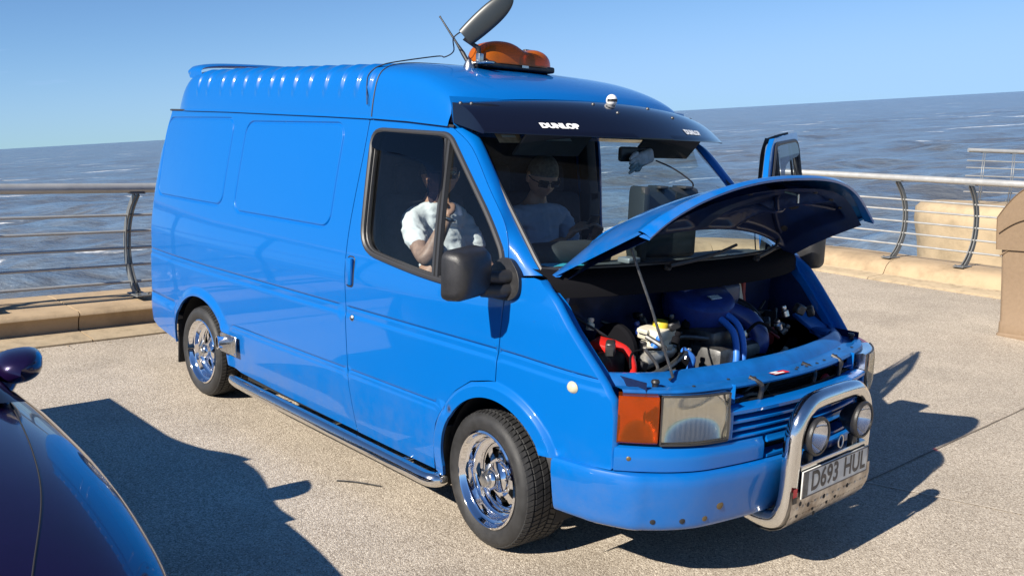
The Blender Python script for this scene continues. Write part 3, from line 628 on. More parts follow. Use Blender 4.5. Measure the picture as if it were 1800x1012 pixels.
# ---- doors (right shut, left open)
def build_door(s, ang):
    H = (.085, s*.945, .0)
    sf = side(s, False)
    def inn(o_): return lambda x, z: (x, s*(hw(x, z)-o_), z)
    d = panel('cab_door', door_out, [win_out], sf, PAINT, van, h=.045, loops=loopsD, sgn=-s, loc=H, flange=.03)
    L0 = -Vector(H)
    def kid(name, v, f, mat, **k): return make(name, [Vector(p)+L0 for p in v], f, mat, d, **k)
    def kidp(name, outl, holes, o_, mat, sg, h=.06, flange=0):
        p = panel(name, outl, holes, inn(o_), mat, None, h=h, sgn=sg, loc=H, flange=flange); p.parent = d; p.location = (0, 0, 0); return p
    kidp('door_trim', door_out[:], [win_out], .055, TRIM, s)
    # black rubber round the opening, divider bar and the two panes
    ring = [inn(-.001)(x, z) for x, z in bez_fill(win_out, .03)]
    kid('window_seal', *tube(ring, .0135, 8, closed=True), SEAL)
    kid('window_seal', *tube([inn(.018)(x, z) for x, z in bez_fill(win_out, .03)], .017, 8, closed=True), SEAL)
    dv0, dv1 = (-.438, 1.703), (-.375, 1.083)
    rows = [[inn(.0)(dv0[0]+(dv1[0]-dv0[0])*t_+o_, dv0[1]+(dv1[1]-dv0[1])*t_) for o_ in (-.021, -.018, -.004, -.001, .006, .020, .023)] for t_ in np.linspace(0, 1, 16)]
    for r_ in rows:
        for k, dd in enumerate((.02, -.003, -.003, .004, -.001, -.001, .02)): r_[k] = (r_[k][0], r_[k][1]-s*dd, r_[k][2])
    kid('window_divider', *grid(rows), SEAL, angle=30)
    wm = np.array(win_out); div = lambda z: dv0[0]+(dv1[0]-dv0[0])*(dv0[1]-z)/(dv0[1]-dv1[1])
    main = [p for p in bez_fill(win_out, .02) if p[0] < div(p[1])]; quart = [p for p in bez_fill(win_out, .02) if p[0] >= div(p[1])]
    def order(P): c = np.mean(P, 0); return sorted(P, key=lambda q: math.atan2(q[1]-c[1], q[0]-c[0]))
    main = order(main+[(div(z), z) for z in np.linspace(1.09, 1.69, 12)]); quart = order(quart+[(div(z), z) for z in np.linspace(1.09, 1.69, 12)])
    kidp('window_glass', main, [], .020, GLASS, -s); kidp('quarter_glass', quart, [], .016, GLASS, -s)
    # tinted wind deflector clipped into the top of the frame
    dfl = [(-1.0, 1.64), (-.99, 1.69), (-.93, 1.712), (-.45, 1.698), (-.41, 1.5), (-.425, 1.42), (-.47, 1.40), (-.50, 1.45), (-.52, 1.54), (-.58, 1.585), (-.75, 1.612), (-.93, 1.622)]
    kidp('wind_deflector', round_poly(dfl, .04), [], -.012, TINT, -s)
    # pull handle set in its recess, and the lock
    kid('door_handle', *box((-1.035, s*(hw(-1.035, 1.04)+.006), 1.035), (.05, .022, .135), .010, 2), PAINT)
    kid('door_handle_gap', *tube([(x, s*(hw(x, z)-.004+.004), z) for x, z in rr_loop((-1.066, -1.004, .962, 1.108, .02), 0)], .0035, 6), SEAL)
    kid('door_lock', *xf(lathe([(0, .008), (.006, .008), (.012, .006), (.016, 0)], 16, 'y'), Matrix.Translation((-1.0, s*(hw(-1., .815)+.008), .812)) @ Matrix.Scale(s, 4, (0, 1, 0))), STEEL)
    # mirror: triangular base on the corner of the door, arm and deep housing
    base = round_poly([(-.13, 1.082), (.052, 1.232), (.10, 1.235), (.165, 1.175), (.175, 1.10), (.13, 1.068), (.03, 1.066)], [.02, .02, .03, .06, .05, .03, .03])
    kidp('mirror_base', base, [], -.020, BLACK, -s, flange=.03)
    M = Matrix.Translation((.060, s*1.125, 1.180)) @ Matrix.Scale(.92, 4) @ Euler((0, 0, -s*.22)).to_matrix().to_4x4()
    rows = []
    for x, w_, h_, r_ in ((-.052, .212, .196, .03), (-.05, .222, .206, .035), (-.03, .228, .212, .035), (.02, .222, .206, .04), (.05, .20, .185, .05), (.066, .16, .145, .06)):
        rows.append([(x, yy, zz+.006*(yy/.1)) for yy, zz in rrect(w_, h_, r_, 5)])
    v, f = grid(rows, True); n = len(rows[0]); f += [tuple((len(rows)-1)*n+k for k in range(n))]
    mir = kid('mirror_housing', *xf((v, f), M), BLACK, angle=45)
    rows = [[(-.051, yy, zz) for yy, zz in rrect(.2, .184, .03, 5)]]
    kid('mirror_glass', *xf((rows[0], [tuple(range(len(rows[0])))]), M), CHROME)
    kid('mirror_arm', *merge(tube([(.105, s*.95, 1.11), (.095, s*1.0, 1.108), (.07, s*1.06, 1.112)], [.034, .030, .028], 12), tube([(.105, s*.95, 1.16), (.095, s*1.0, 1.16), (.07, s*1.06, 1.165)], [.03, .026, .026], 12)), BLACK)
    d.rotation_euler = (0, math.radians(2.0) if ang else 0, ang)
    return d
build_door(-1, 0); build_door(1, math.radians(-71))
# ---- roof: fibreglass cap with fluted sides, and the domed front cap
def sup(th, n=8.0): c, s_ = math.cos(th), math.sin(th); return (math.copysign(abs(c)**(2/n), c), abs(s_)**(2/n))
_h = sorted([math.asin(c_**4) for c_ in np.linspace(0, .93, 26)]+[math.acos(c_**4) for c_ in np.linspace(.93, 0, 22)]); TH = np.array(_h+[math.pi-a_ for a_ in _h[::-1][1:]])
ribx = []
for u in (369, 383, 403, 423, 445, 468, 491, 508.6, 533.8, 560.5, 588, 617.8, 648, 672): ribx.append(np.interp(u, [350, 400, 500, 600, 680], [-3.30, -2.75, -2.03, -1.43, -1.05]))
def ribs(x): return sum(.0165*math.exp(-((x-r_)/.015)**2) for r_ in ribx)
rows = []
xs = list(np.concatenate([np.linspace(0, 1, 18)[:-1]*.42-3.665, np.arange(-3.245, -1.036, .006), [-1.036]]))
for x in xs:
    t_ = (x+3.665)/.42; sc = 1 if t_ >= 1 else (1-(1-max(t_, .0))**1.45)**.92
    W = min(hw(max(x, -3.56), zdrip(x)), .83)+.010; W = W if t_ >= 1 else W-.10*(1-t_)**2; Hh = .266*sc
    rb = ribs(x) if x > -3.4 else 0; row = []
    zb = zdrip(x)-.004
    for th in TH:
        cy, cz = sup(th); k = smst((cz-.30)/.22)*smst((abs(cy)-.80)/.1)
        row.append((x, cy*W*(1-.060*cz**1.4)+math.copysign(rb*k*.8, cy), zb+cz*Hh+.015*(1-cy*cy)*sc+rb*k*.5))
    rows.append([(x, row[0][1]-.012, zb-.012), (x, row[0][1]+.004, zb-.010)]+row+[(x, row[-1][1]-.004, zb-.010), (x, row[-1][1]+.012, zb-.012)])
make('roof_cap', *grid(rows), PAINT, van, angle=50)
rows = []
W0 = hw(-1.03, zdrip(-1.03))+.013
for i in range(31):
    t_ = i/30; row = []
    for th in TH:
        cy, cz = sup(th); y0 = cy*W0*(1-.060*cz**1.4); xf_ = -.30-.135*abs(cy)**2.2
        x = -1.029+(xf_+1.029)*t_; zb = zdrip(x)-.004; e_ = (1-t_**2.0)**.62
        top = 1.852+.035*(1-cy*cy); z0 = zb+cz*.268+.015*(1-cy*cy); ze = max(zb, min(top, zb+cz*.11+.0)) if False else zb+(top-zb)*cz
        row.append((x, y0+(math.copysign(hw(x, zb)+.013, cy)-math.copysign(W0, cy))*abs(cy), ze+(z0-ze)*e_))
    a, b_ = row[0], row[-1]
    rows.append([(a[0], a[1]-.012, a[2]-.010), (a[0], a[1]+.004, a[2]-.008)]+row+[(b_[0], b_[1]-.004, b_[2]-.008), (b_[0], b_[1]+.012, b_[2]-.010)])
make('roof_front_cap', *grid(rows), PAINT, van, angle=50)
make('roof_header', *grid([[( -.31-.135*abs(u)**2.2+dx, u*.832, z) for u in np.linspace(-1, 1, 30)] for dx, z in ((.0, 1.87), (.015, 1.83), (.03, 1.76), (.05, 1.715), (-.05, 1.70))]), PAINT, van)
# black joint between the two roof mouldings
make('roof_joint', *tube([(-1.033, .0015*0+sup(th)[0]*(W0+.001)*(1-.060*sup(th)[1]**1.4), zdrip(-1.03)-.004+sup(th)[1]*.2685+.015*(1-sup(th)[0]**2)) for th in TH], .004, 6), SEAL, van)
# rain gutter under the cap
for s in (-1, 1):
    g = [(x, s*(hw(max(x, -3.58), zdrip(x))+.004), zdrip(x)-.010) for x in np.linspace(-3.60, -.40, 60)]
    make('rain_gutter', *tube(g, .0065, 8), SEAL, van)
# rear spoiler
sp = [(-3.27, -.735, 2.04), (-3.31, -.725, 2.08), (-3.33, -.66, 2.108), (-3.36, -.45, 2.13), (-3.38, 0, 2.145), (-3.36, .45, 2.13), (-3.33, .66, 2.108), (-3.31, .725, 2.08), (-3.27, .735, 2.04)]
rows = []
for p in smooth_path(sp, 5):
    rows.append([(p.x+a, p.y, p.z+z) for a, z in ((-.10, .004), (-.06, .016), (.02, .018), (.08, .012), (.11, .0), (.08, -.012), (-.02, -.012), (-.09, -.006))])
v, f = grid(rows, True); f += [tuple(range(8)), tuple(len(v)-8+k for k in range(7, -1, -1))]
make('roof_spoiler', v, f, PAINT, van, angle=60)
# ---- rear end
rows = [[(xr(z)+.0, u*(hw(xr(z)+.001, z)), z) for u in np.linspace(-1, 1, 21)] for z in np.linspace(.33, 1.825, 20)]
make('rear_doors', *grid(rows), PAINT, van, angle=60)
make('rear_bumper', *box((-3.80, 0, .36), (.10, 1.6, .14), .03), BLACK, van)
make('tow_cable', *tube(smooth_path([(-3.78, -.62, .42), (-3.86, -.66, .44), (-3.92, -.68, .40), (-3.93, -.67, .30)], 6), .008, 6), BLACK, van)
# ---- windscreen, cowl
def ws(u, v):  # u -1..1 across, v 0 bottom .. 1 top
    e_ = np.array([.20, .868, 1.195])*(1-v)+np.array([-.345, .785, 1.728])*v
    k = 1-abs(u)**2.2
    return (e_[0]+.20*k*(1-.25*v), u*e_[1], e_[2]+.012*k)
rows = [[ws(u, v_) for u in np.linspace(-1, 1, 41)] for v_ in np.linspace(0, 1, 16)]
make('windscreen', *grid(rows), SCREEN, van, angle=80)
bd = [ws(-1, v_) for v_ in np.linspace(0, 1, 16)]+[ws(u, 1) for u in np.linspace(-1, 1, 31)[1:]]+[ws(1, v_) for v_ in np.linspace(1, 0, 16)[1:]]+[ws(u, 0) for u in np.linspace(1, -1, 31)[1:-1]]
make('windscreen_seal', *tube(bd, .011, 8, closed=True), SEAL, van)
rows = [[(ws(u, 0)[0]+a, ws(u, 0)[1]*(1+.01*a), ws(u, 0)[2]+z) for u in np.linspace(-1.03, 1.03, 41)] for a, z in ((-.02, .006), (.03, -.006), (.075, -.022), (.095, -.05), (.10, -.10))]
make('cowl', *grid(rows), BAYBLACK, van, angle=50)
for u0, u1 in ((-.42, .18), (.30, .86)):
    a, b_ = Vector(ws(u0, -.03)), Vector(ws(u1, .07)); up = Vector((.05, 0, .018)); mid = a.lerp(b_, .5)+Vector((.075, 0, .015))
    make('wiper', *merge(tube(smooth_path([a+up, mid, b_+up], 8), [.010]*9+[.007]*8, 8), tube([a+up*.9, a+Vector((.02, 0, -.03))], .016, 8)), BLACK, van)
# ---- sun visor with lettering, rivets and a little helmet
def vis(u, v):  # v 0 top .. 1 lower lip
    x0, x1 = -.300-.145*abs(u)**2.2, .035-.235*abs(u)**2.0
    y = u*(.825+.02*v); z0 = 1.885-.042*u*u; z1 = 1.722
    return (x0+(x1-x0)*v+.01, y, z0+(z1-z0)*(v**1.35)+.02*math.sin(math.pi*v)*(1-.3*u*u))
rows = [[vis(u, v_) for u in np.linspace(-1, 1, 61)] for v_ in np.linspace(0, 1, 14)]
rows += [[tuple(np.array(vis(u, v_))-np.array((0, 0, .006))) for u in np.linspace(-1, 1, 61)] for v_ in np.linspace(1, 0, 14)]
visor = make('sun_visor', *grid(rows), VISOR, van, angle=50)
for s in (-1, 1):   # end cheeks
    rows = [[vis(s, v_), tuple((vis(s, v_)[0], vis(s, v_)[1]+s*.004, 1.760-.048*v_)) ] for v_ in np.linspace(0, 1, 14)]
    make('visor_cheek', *grid(rows), VISOR, visor)
def vis_n(u, v):
    a, b_, c_ = (np.array(vis(u+d_, v+e_)) for d_, e_ in ((0, 0), (.01, 0), (0, .01))); n = np.cross(c_-a, b_-a); n = n/np.linalg.norm(n); return n if n[0] > 0 or n[2] > 0 else -n
for u0 in (-.605, .46):
    tv, tf = text_mesh('DUNLOP', .030, 1.42, .0022, 1.02)
    V = []
    for a, b_ in tv:
        uu, vv = u0+a/.835, .865-b_/.27; V.append(np.array(vis(uu, vv))+vis_n(uu, vv)*.0025)
    make('lettering', V, tf, WHITE, visor, smooth=False)
for u0, v0 in ((-.985, .18), (-.94, .24), (-.22, .30), (-.13, .55), (.26, .30), (.40, .55), (.985, .18)):
    p = np.array(vis(u0, v0)); n = vis_n(u0, v0)
    make('rivet', *xf(lathe([(0, .007), (.006, .006), (.010, .001), (.010, -.003)], 10, 'z'), Matrix.Translation(p) @ Vector(n).to_track_quat('Z', 'Y').to_matrix().to_4x4()), DARKMETAL, visor)
hp = np.array(vis(-.045, .17))+np.array((.02, 0, .012))
def helmet():
    V, F = [], []; R_ = .027; rows = []
    for i in range(13):
        ph = -1.05+(math.pi/2+1.05)*i/12; rows.append([(R_*1.12*math.cos(ph)*math.cos(a), R_*math.cos(ph)*math.sin(a), R_*1.1*math.sin(ph)) for a in np.linspace(0, 2*math.pi, 20, endpoint=False)])
    v, f = grid(rows, True); f.append(tuple(range(19, -1, -1))); return v, f
hz = math.radians(-35); HM = Matrix.Translation(hp) @ Euler((0, 0, hz)).to_matrix().to_4x4()
ho = make('helmet_ornament', *xf(helmet(), HM), pbr('white_gloss', (.8, .8, .78), .2, coat=1), visor, angle=60)
rows = [[(.0292*1.04*math.cos(a), .0272*1.03*math.sin(a), z) for a in np.linspace(-1.05, 1.05, 14)] for z in (-.006, .0, .007)]
make('helmet_ornament_slot', *xf(grid(rows), HM), BLACK, visor)
# ------------------------------------------------------------------ front end
def Fx(y): a = abs(y); return .93-.10*(a/.7)**2-(0 if a < .6 else 1.37*(a-.6)**2)
def front_path(y0=-.897, y1=.897, n=61, side_x=None):
    P = [Vector((Fx(y), y, 0)) for y in np.linspace(y0, y1, n)]
    if side_x is not None:
        a = [Vector((x, -hw(x, .42), 0)) for x in np.linspace(side_x, .60, 8)]; b_ = [Vector((p.x, -p.y, 0)) for p in a[::-1]]
        P = a+[p for p in P if abs(p.y) < .86]+b_
        P = smooth_path(P[::2]+([P[-1]] if len(P) % 2 == 0 else []), 3)
    N = []
    for i in range(len(P)):
        t_ = (P[min(i+1, len(P)-1)]-P[max(i-1, 0)]).normalized(); N.append(Vector((t_.y, -t_.x, 0)))
    return P, N
def sweep(P, N, prof_, caps=True):
    rows = [[p+n*d+Vector((0, 0, z)) for d, z in prof_] for p, n in zip(P, N)]
    v, f = grid(rows); k = len(prof_)
    if caps: f += [tuple(range(k)), tuple((len(rows)-1)*k+i for i in range(k-1, -1, -1))]
    return v, f
def flipf(vf): return vf[0], [q[::-1] for q in vf[1]]
# bumper
P, N = front_path(side_x=.392, n=81)
make('front_bumper', *sweep(P, N, [(-.05, .500), (-.012, .512), (.012, .514), (.026, .508), (.033, .494), (.033, .46), (.024, .40), (.018, .365), (.014, .345), (.010, .325), (.006, .308), (-.001, .294), (-.014, .285), (-.07, .282)]), PAINT, van, angle=40)
def on_front(y, d): # point and normal on the front curve
    e_ = .004; t_ = Vector((Fx(y+e_)-Fx(y-e_), 2*e_, 0)).normalized(); n = Vector((t_.y, -t_.x, 0)); return Vector((Fx(y), y, 0))+n*d, n
BRASS = pbr('tarnished_brass', (.16, .12, .06), .5, .6, var=.3)
for y, z, r_, m in ((-.79, .330, .011, MATT), (-.70, .331, .012, MATT), (-.615, .331, .012, BRASS), (-.555, .375, .017, BRASS), (.79, .330, .011, MATT), (.70, .331, .012, MATT), (.615, .331, .012, BRASS)):
    p, n = on_front(y, .0115 if z < .35 else .020); M = Matrix.Translation(p+Vector((0, 0, z))) @ n.to_track_quat('Z', 'Y').to_matrix().to_4x4()
    make('bumper_bolt_hole', *xf(lathe([(0, .0015), (r_*.8, .0015), (r_, .0)], 16, 'z'), M), m, van)
# skirt panel between bumper and lamps, with the centre air slot
P, N = front_path(n=81)
lowP = [(-.04, .512), (.0, .514), (.010, .520), (.012, .56), (.010, .583), (.002, .594), (.0, .603), (-.02, .611), (-.05, .612)]
pid = lambda f_: [i for i, p in enumerate(P) if f_(p.y)]
for f_ in (lambda y: y <= -.33, lambda y: y >= .33):
    I = pid(f_); make('front_skirt', *sweep([P[i] for i in I], [N[i] for i in I], lowP), PAINT, van, angle=40)
I = pid(lambda y: abs(y) <= .335)
make('front_skirt', *sweep([P[i] for i in I], [N[i] for i in I], [(-.04, .580), (.006, .578), (.010, .585), (.002, .594), (.0, .603), (-.02, .611), (-.05, .612)]), PAINT, van, angle=40)
make('front_skirt', *sweep([P[i] for i in I], [N[i] for i in I], [(-.04, .512), (.0, .514), (.010, .520), (.010, .530), (-.04, .534)]), PAINT, van, angle=40)
for s in (-1, 1):
    p, n = on_front(s*.862, .0125); make('skirt_screw', *xf(lathe([(0, .002), (.006, .002), (.009, .0)], 12, 'z'), Matrix.Translation(p+Vector((0, 0, .567))) @ n.to_track_quat('Z', 'Y').to_matrix().to_4x4()), BRASS, van)
# lamps
def amber(name, tr_c, df_c, fac):
    m_ = bpy.data.materials.new(name); m_.use_nodes = True; t = m_.node_tree; t.nodes.clear()
    o = t.nodes.new('ShaderNodeOutputMaterial'); tr = t.nodes.new('ShaderNodeBsdfTransparent'); tr.inputs['Color'].default_value = (*tr_c, 1); df = t.nodes.new('ShaderNodeBsdfDiffuse'); df.inputs['Color'].default_value = (*df_c, 1); gl = t.nodes.new('ShaderNodeBsdfGlossy'); gl.inputs['Roughness'].default_value = .06
    fr = t.nodes.new('ShaderNodeFresnel'); thin_ior(t, fr, 1.45); m1_ = t.nodes.new('ShaderNodeMixShader'); m1_.inputs['Fac'].default_value = fac; m2_ = t.nodes.new('ShaderNodeMixShader')
    t.links.new(tr.outputs[0], m1_.inputs[1]); t.links.new(df.outputs[0], m1_.inputs[2]); t.links.new(fr.outputs[0], m2_.inputs['Fac']); t.links.new(m1_.outputs[0], m2_.inputs[1]); t.links.new(gl.outputs[0], m2_.inputs[2]); t.links.new(m2_.outputs[0], o.inputs['Surface']); return m_
AMBER = amber('amber_lens', (.92, .25, .008), (.60, .11, .005), .18)
LENS = glassy('lamp_glass', (.82, .81, .75), rough=.04, dirt=.11)
REFL = pbr('lamp_reflector', (.80, .80, .79), .16, 1.0, var=.08, vscale=14, rvar=.05)
for s in (-1, 1):
    def rngp(a, b_, n): 
        P_, N_ = [], []
        for y in np.linspace(a, b_, n):
            p, q = on_front(y, 0); P_.append(p); N_.append(q)
        return P_, N_
    a, b_ = (-.893, -.790) if s < 0 else (.790, .893)
    P_, N_ = rngp(a, b_, 40); ind = make('indicator', *sweep(P_, N_, [(-.05, .622), (.002, .622), (.010, .628), (.014, .66), (.014, .76), (.010, .792), (.002, .798), (-.05, .798)]), AMBER, van, angle=35)
    make('reflector_bowl', *grid([[P_[i]+N_[i]*(-.008-.035*math.sin(math.pi*i/39)*math.sin(math.pi*k/10))+Vector((0, 0, .626+.168*k/10)) for k in range(11)] for i in range(40)]), REFL, ind, angle=60)
    a, b_ = (-.782, -.530) if s < 0 else (.530, .782)
    P_, N_ = rngp(a, b_, 91)
    hlamp = make('headlight', *sweep(P_, N_, [(.0, .617), (-.015, .615), (-.08, .63), (-.10, .70), (-.08, .785), (-.015, .803), (.0, .801)]), REFL, van, angle=50)
    # bowl
    make('reflector_bowl', *grid([[P_[i]+N_[i]*(-.012-.05*math.sin(math.pi*i/90)*math.sin(math.pi*k/10))+Vector((0, 0, .625+.17*k/10)) for k in range(11)] for i in range(91)]), REFL, hlamp, angle=60)
    rows = []
    for i, (p, n) in enumerate(zip(P_, N_)):
        i_ = i*17/90; cut = .055*max(0, 1-(17-i_ if s < 0 else i_)/5.)**1.6; fl = .0011*math.cos(2*math.pi*i/6)
        zt = .800-cut
        rows.append([p+n*d+Vector((0, 0, z)) for d, z in ((-.02, .619), (.004, .620), (.012+fl*.5, .628), (.016+fl, .66), (.016+fl, zt-.04), (.012+fl*.5, zt-.008), (.004, zt), (-.02, zt))])
    v, f = grid(rows); f += [tuple(range(8)), tuple(len(v)-8+k for k in range(7, -1, -1))]
    make('lens', v, f, LENS, hlamp, angle=40)
    make('lamp_rim', *tube([p+n*.006+Vector((0, 0, .619)) for p, n in zip(P_, N_)]+[p+n*.006+Vector((0, 0, .801)) for p, n in zip(P_[::-1], N_[::-1])], .004, 6, closed=True), SEAL, hlamp)
# grille
gr = None
P_, N_ = [], []
for y in np.linspace(-.522, .522, 41): p, n = on_front(y, 0); P_.append(p); N_.append(n)
def slat(z0, z1, d0, nm='grille_slat'): return make(nm, *sweep(P_, N_, [(-.05, z0+.004), (d0-.004, z0), (d0, z0+.004), (d0, z1-.004), (d0-.006, z1), (-.05, z1+.006)]), PAINT, van, angle=35)
slat(.708, .728, .006); slat(.672, .689, .002); slat(.640, .654, .0); slat(.612, .625, .002)
for s in (-1, 1):
    p, n = on_front(s*.512, -.018); make('grille_end', *box(p+Vector((0, 0, .672)), (.045, .022, .114), .004, 1, (0, 0, s*.25)), PAINT, van)
    p, n = on_front(s*.47, -.05); make('grille_bracket', *merge(box(p+Vector((0, 0, .775)), (.03, .006, .075), .002, 1, (0, s*.0, .3)), box(p+Vector((-.02, -s*.03, .757)), (.06, .08, .006), .002, 1)), PAINT, van)
make('grille_backing', *grid([[p-n*.06+Vector((0, 0, z)) for z in (.50, .62, .74)] for p, n in zip(P_, N_)]), MATT, van)
# radiator with fins
make('radiator', *box((.72, 0, .60), (.05, 1.02, .40), .006, 1), DARKMETAL, van)
for k in range(26): make('radiator_fin', *box((.748, 0, .455+k*.0133), (.006, .96, .004)), MATT, van, smooth=False)
make('fan_cowl', *merge(tube([(.765+.0*a, -.2+.15*math.cos(a), .60+.15*math.sin(a)) for a in np.linspace(0, 2*math.pi, 24, endpoint=False)], .010, 8, closed=True)), BLACK, van)
make('horn', *xf(lathe([(0, .0), (.03, .0), (.035, .01), (.03, .02), (.012, .03), (.012, .05)], 20, 'x'), Matrix.Translation((.80, .30, .70))), RED, van)
for y0, y1 in ((.05, .10), (.30, .31), (-.34, -.30)):
    make('support_strut', *tube(smooth_path([(.83, y0, .82), (.87, (y0+y1)/2, .80), (.865, y1, .77), (.86, y1, .735)], 6), .010, 8), BLACK, van)
make('latch_plate', *box((.78, .0, .785), (.05, .10, .012), .003, 1), STEEL, van)
make('fan_hose', *tube(smooth_path([(.78, -.40, .70), (.80, -.30, .735), (.79, -.20, .72), (.78, -.12, .76)], 6), .014, 8), BLACK, van)
make('fan_plug', *box((.79, -.43, .72), (.04, .05, .05), .008), DARKMETAL, van)
make('fan_plug', *box((.795, -.36, .70), (.03, .03, .09), .006), STEEL, van)
# slam panel
rows = []
for y in np.linspace(-.86, .86, 61):
    x = Fx(y)-.055; k = smst((abs(y)-.50)/.15)
    rows.append([(x+.004, y, .793), (x+.010, y, .802), (x+.004, y, .812), (x-.03, y, .816), (x-.045, y, .806), (x-.085, y, .808), (x-.10, y, .828), (x-.13, y, .846), (x-.15, y, .846), (x-.155, y, .79)])
slam = make('slam_panel', *grid(rows), PAINT_IN, van, angle=35)
def on_slam(y, a): return (Fx(y)-.055+a, y, .8185 if a > -.035 else .81)
rows = [[(Fx(y)-.055+a, y, .8175+.002) for a in (-.028, .004)] for y in np.linspace(-.215, -.12, 6)]
make('sticker', *grid(rows), RED, slam, smooth=False)
rows = [[(Fx(y)-.055+a, y, .8180+.003) for a in (-.026, -.014)] for y in np.linspace(-.212, -.17, 4)]
make('sticker', *grid(rows), WHITE, slam, smooth=False)
rows = [[(Fx(y)-.055+a, y, .8180+.003) for a in (-.010, .002)] for y in np.linspace(-.212, -.15, 4)]
make('sticker', *grid(rows), WHITE, slam, smooth=False)
for y, a in ((-.62, -.02), (-.40, -.065), (-.31, -.02), (-.05, -.012), (-.02, -.024), (.03, -.012), (.07, -.024), (.12, -.012), (.20, -.018), (.33, -.02), (-.70, -.065), (.5, -.065), (.55, -.02)):
    make('panel_hole', *xf(lathe([(0, .002), (.006, .002), (.007, 0)], 10, 'z'), Matrix.Translation((Fx(y)-.055+a, y, .8165 if a > -.04 else .8095))), MATT, slam)
for s in (-1, 1):
    make('rubber_buffer', *xf(lathe([(0, .03), (.014, .028), (.017, .02), (.012, .01), (.012, 0)], 14, 'z'), Matrix.Translation((Fx(.74)-.10, s*.74, .812))), BLACK, van)
# ------------------------------------------------------------------ bonnet
HX, HZ = .255, 1.19
def bon(u, v, off=0.):
    y = .862*u; cr_ = 1-abs(u)**2.6
    c5 = 1-abs(u)**5; xr_, zr_ = .248+.15*(1-abs(u)**2.2), 1.185+.045*c5
    xf_, zf_ = .806-.235*abs(u)**2.4, .800+.088*u*u
    p = np.array((xr_+(xf_-xr_)*v, y*(1-.03*v), zr_+(zf_-zr_)*v+.075*math.sin(math.pi*v**.85)*c5+.035*v*(1-abs(u)**7)))
    return p
def bon_n(u, v):
    e_ = .01; a = bon(min(u+e_, 1), v)-bon(max(u-e_, -1), v); b_ = bon(u, min(v+e_, 1))-bon(u, max(v-e_, 0)); n = np.cross(b_, a); n /= np.linalg.norm(n); return n if n[2] > 0 else -n
U = np.linspace(-1, 1, 49); Vv = np.linspace(0, 1, 21)
o3 = np.array((HX, 0, HZ))
def bprof(u): # front lip turned down
    p = bon(u, 1); n = bon_n(u, 1); return p, n
rows = [[bon(u, v_)-o3 for u in U] for v_ in Vv]
lip = lambda u: .030+.030*abs(u)**3
rows += [[bon(u, 1)+np.array((.008, 0, -.008))-o3 for u in U], [bon(u, 1)+np.array((.010, 0, -.5*lip(u)))-o3 for u in U], [bon(u, 1)+np.array((.006, 0, -lip(u)))-o3 for u in U], [bon(u, 1)+np.array((-.004, 0, -lip(u)))-o3 for u in U], [bon(u, 1)+np.array((-.012, 0, -.012))-o3 for u in U]]
bonnet = make('bonnet', *grid(rows), PAINT, van, angle=40, loc=(HX, 0, HZ))
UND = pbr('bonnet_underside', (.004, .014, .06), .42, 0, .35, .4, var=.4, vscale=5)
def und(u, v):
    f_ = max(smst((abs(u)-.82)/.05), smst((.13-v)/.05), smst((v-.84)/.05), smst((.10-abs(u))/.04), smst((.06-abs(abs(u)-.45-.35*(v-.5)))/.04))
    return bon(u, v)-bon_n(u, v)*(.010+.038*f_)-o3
U2 = np.linspace(-.985, .985, 97); V2_ = np.linspace(.015, .985, 49)
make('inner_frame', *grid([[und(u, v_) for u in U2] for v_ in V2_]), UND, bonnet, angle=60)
for s in (-1, 1): make('side_return', *grid([[bon(s, v_)-o3, bon(s, v_)-np.array((0, s*.004, .014))-o3, bon(s*.97, v_)-np.array((0, 0, .022))-o3] for v_ in Vv]), PAINT, bonnet)
make('rear_return', *grid([[bon(u, 0)-o3, bon(u, 0)-np.array((.0, 0, .02))-o3, bon(u, .03)-np.array((0, 0, .03))-o3] for u in U]), PAINT, bonnet)
for u0 in (-.52, .52):  # louvred air intakes standing on the rear half
    rows = []
    for k in range(17):
        u = u0-.30+.60*k/16; e_ = math.sin(math.pi*k/16)**.35
        rows.append([bon(u, v_)+bon_n(u, v_)*h_*e_-o3 for v_, h_ in ((.10, 0), (.13, .012), (.17, .014), (.20, .002), (.22, .012), (.25, .012), (.28, .0))])
    make('air_intake', *grid(rows), PAINT, bonnet, angle=30)
make('washer_jet', *xf(box((0, 0, .006), (.03, .05, .014), .005), Matrix.Translation(bon(.05, .9)+bon_n(.05, .9)*.004-o3)), BLACK, bonnet)
make('latch_hook', *tube([tuple(und(0, .9)), tuple(und(0, .9)+np.array((.01, 0, -.06))), tuple(und(0, .9)+np.array((-.02, 0, -.07)))], .006, 6), STEEL, bonnet)
OPEN = math.radians(-70); bonnet.rotation_euler = (0, OPEN, 0)
def bworld(p): return Matrix.Translation(o3) @ Euler((0, OPEN, 0)).to_matrix().to_4x4() @ Vector(p)
rod_top = bworld(und(-.86, .62)); rod_bot = Vector((Fx(.64)-.15, -.64, .835))
make('prop_rod', *tube([rod_bot+Vector((0, -.02, -.005)), rod_bot, rod_bot.lerp(rod_top, .5)+Vector((.006, 0, 0)), rod_top], .0055, 8), DARKMETAL, van)
for s in (-1, 1): make('bonnet_hinge', *merge(box((.24, s*.70, 1.16), (.10, .02, .05), .006)), BLACK, van)
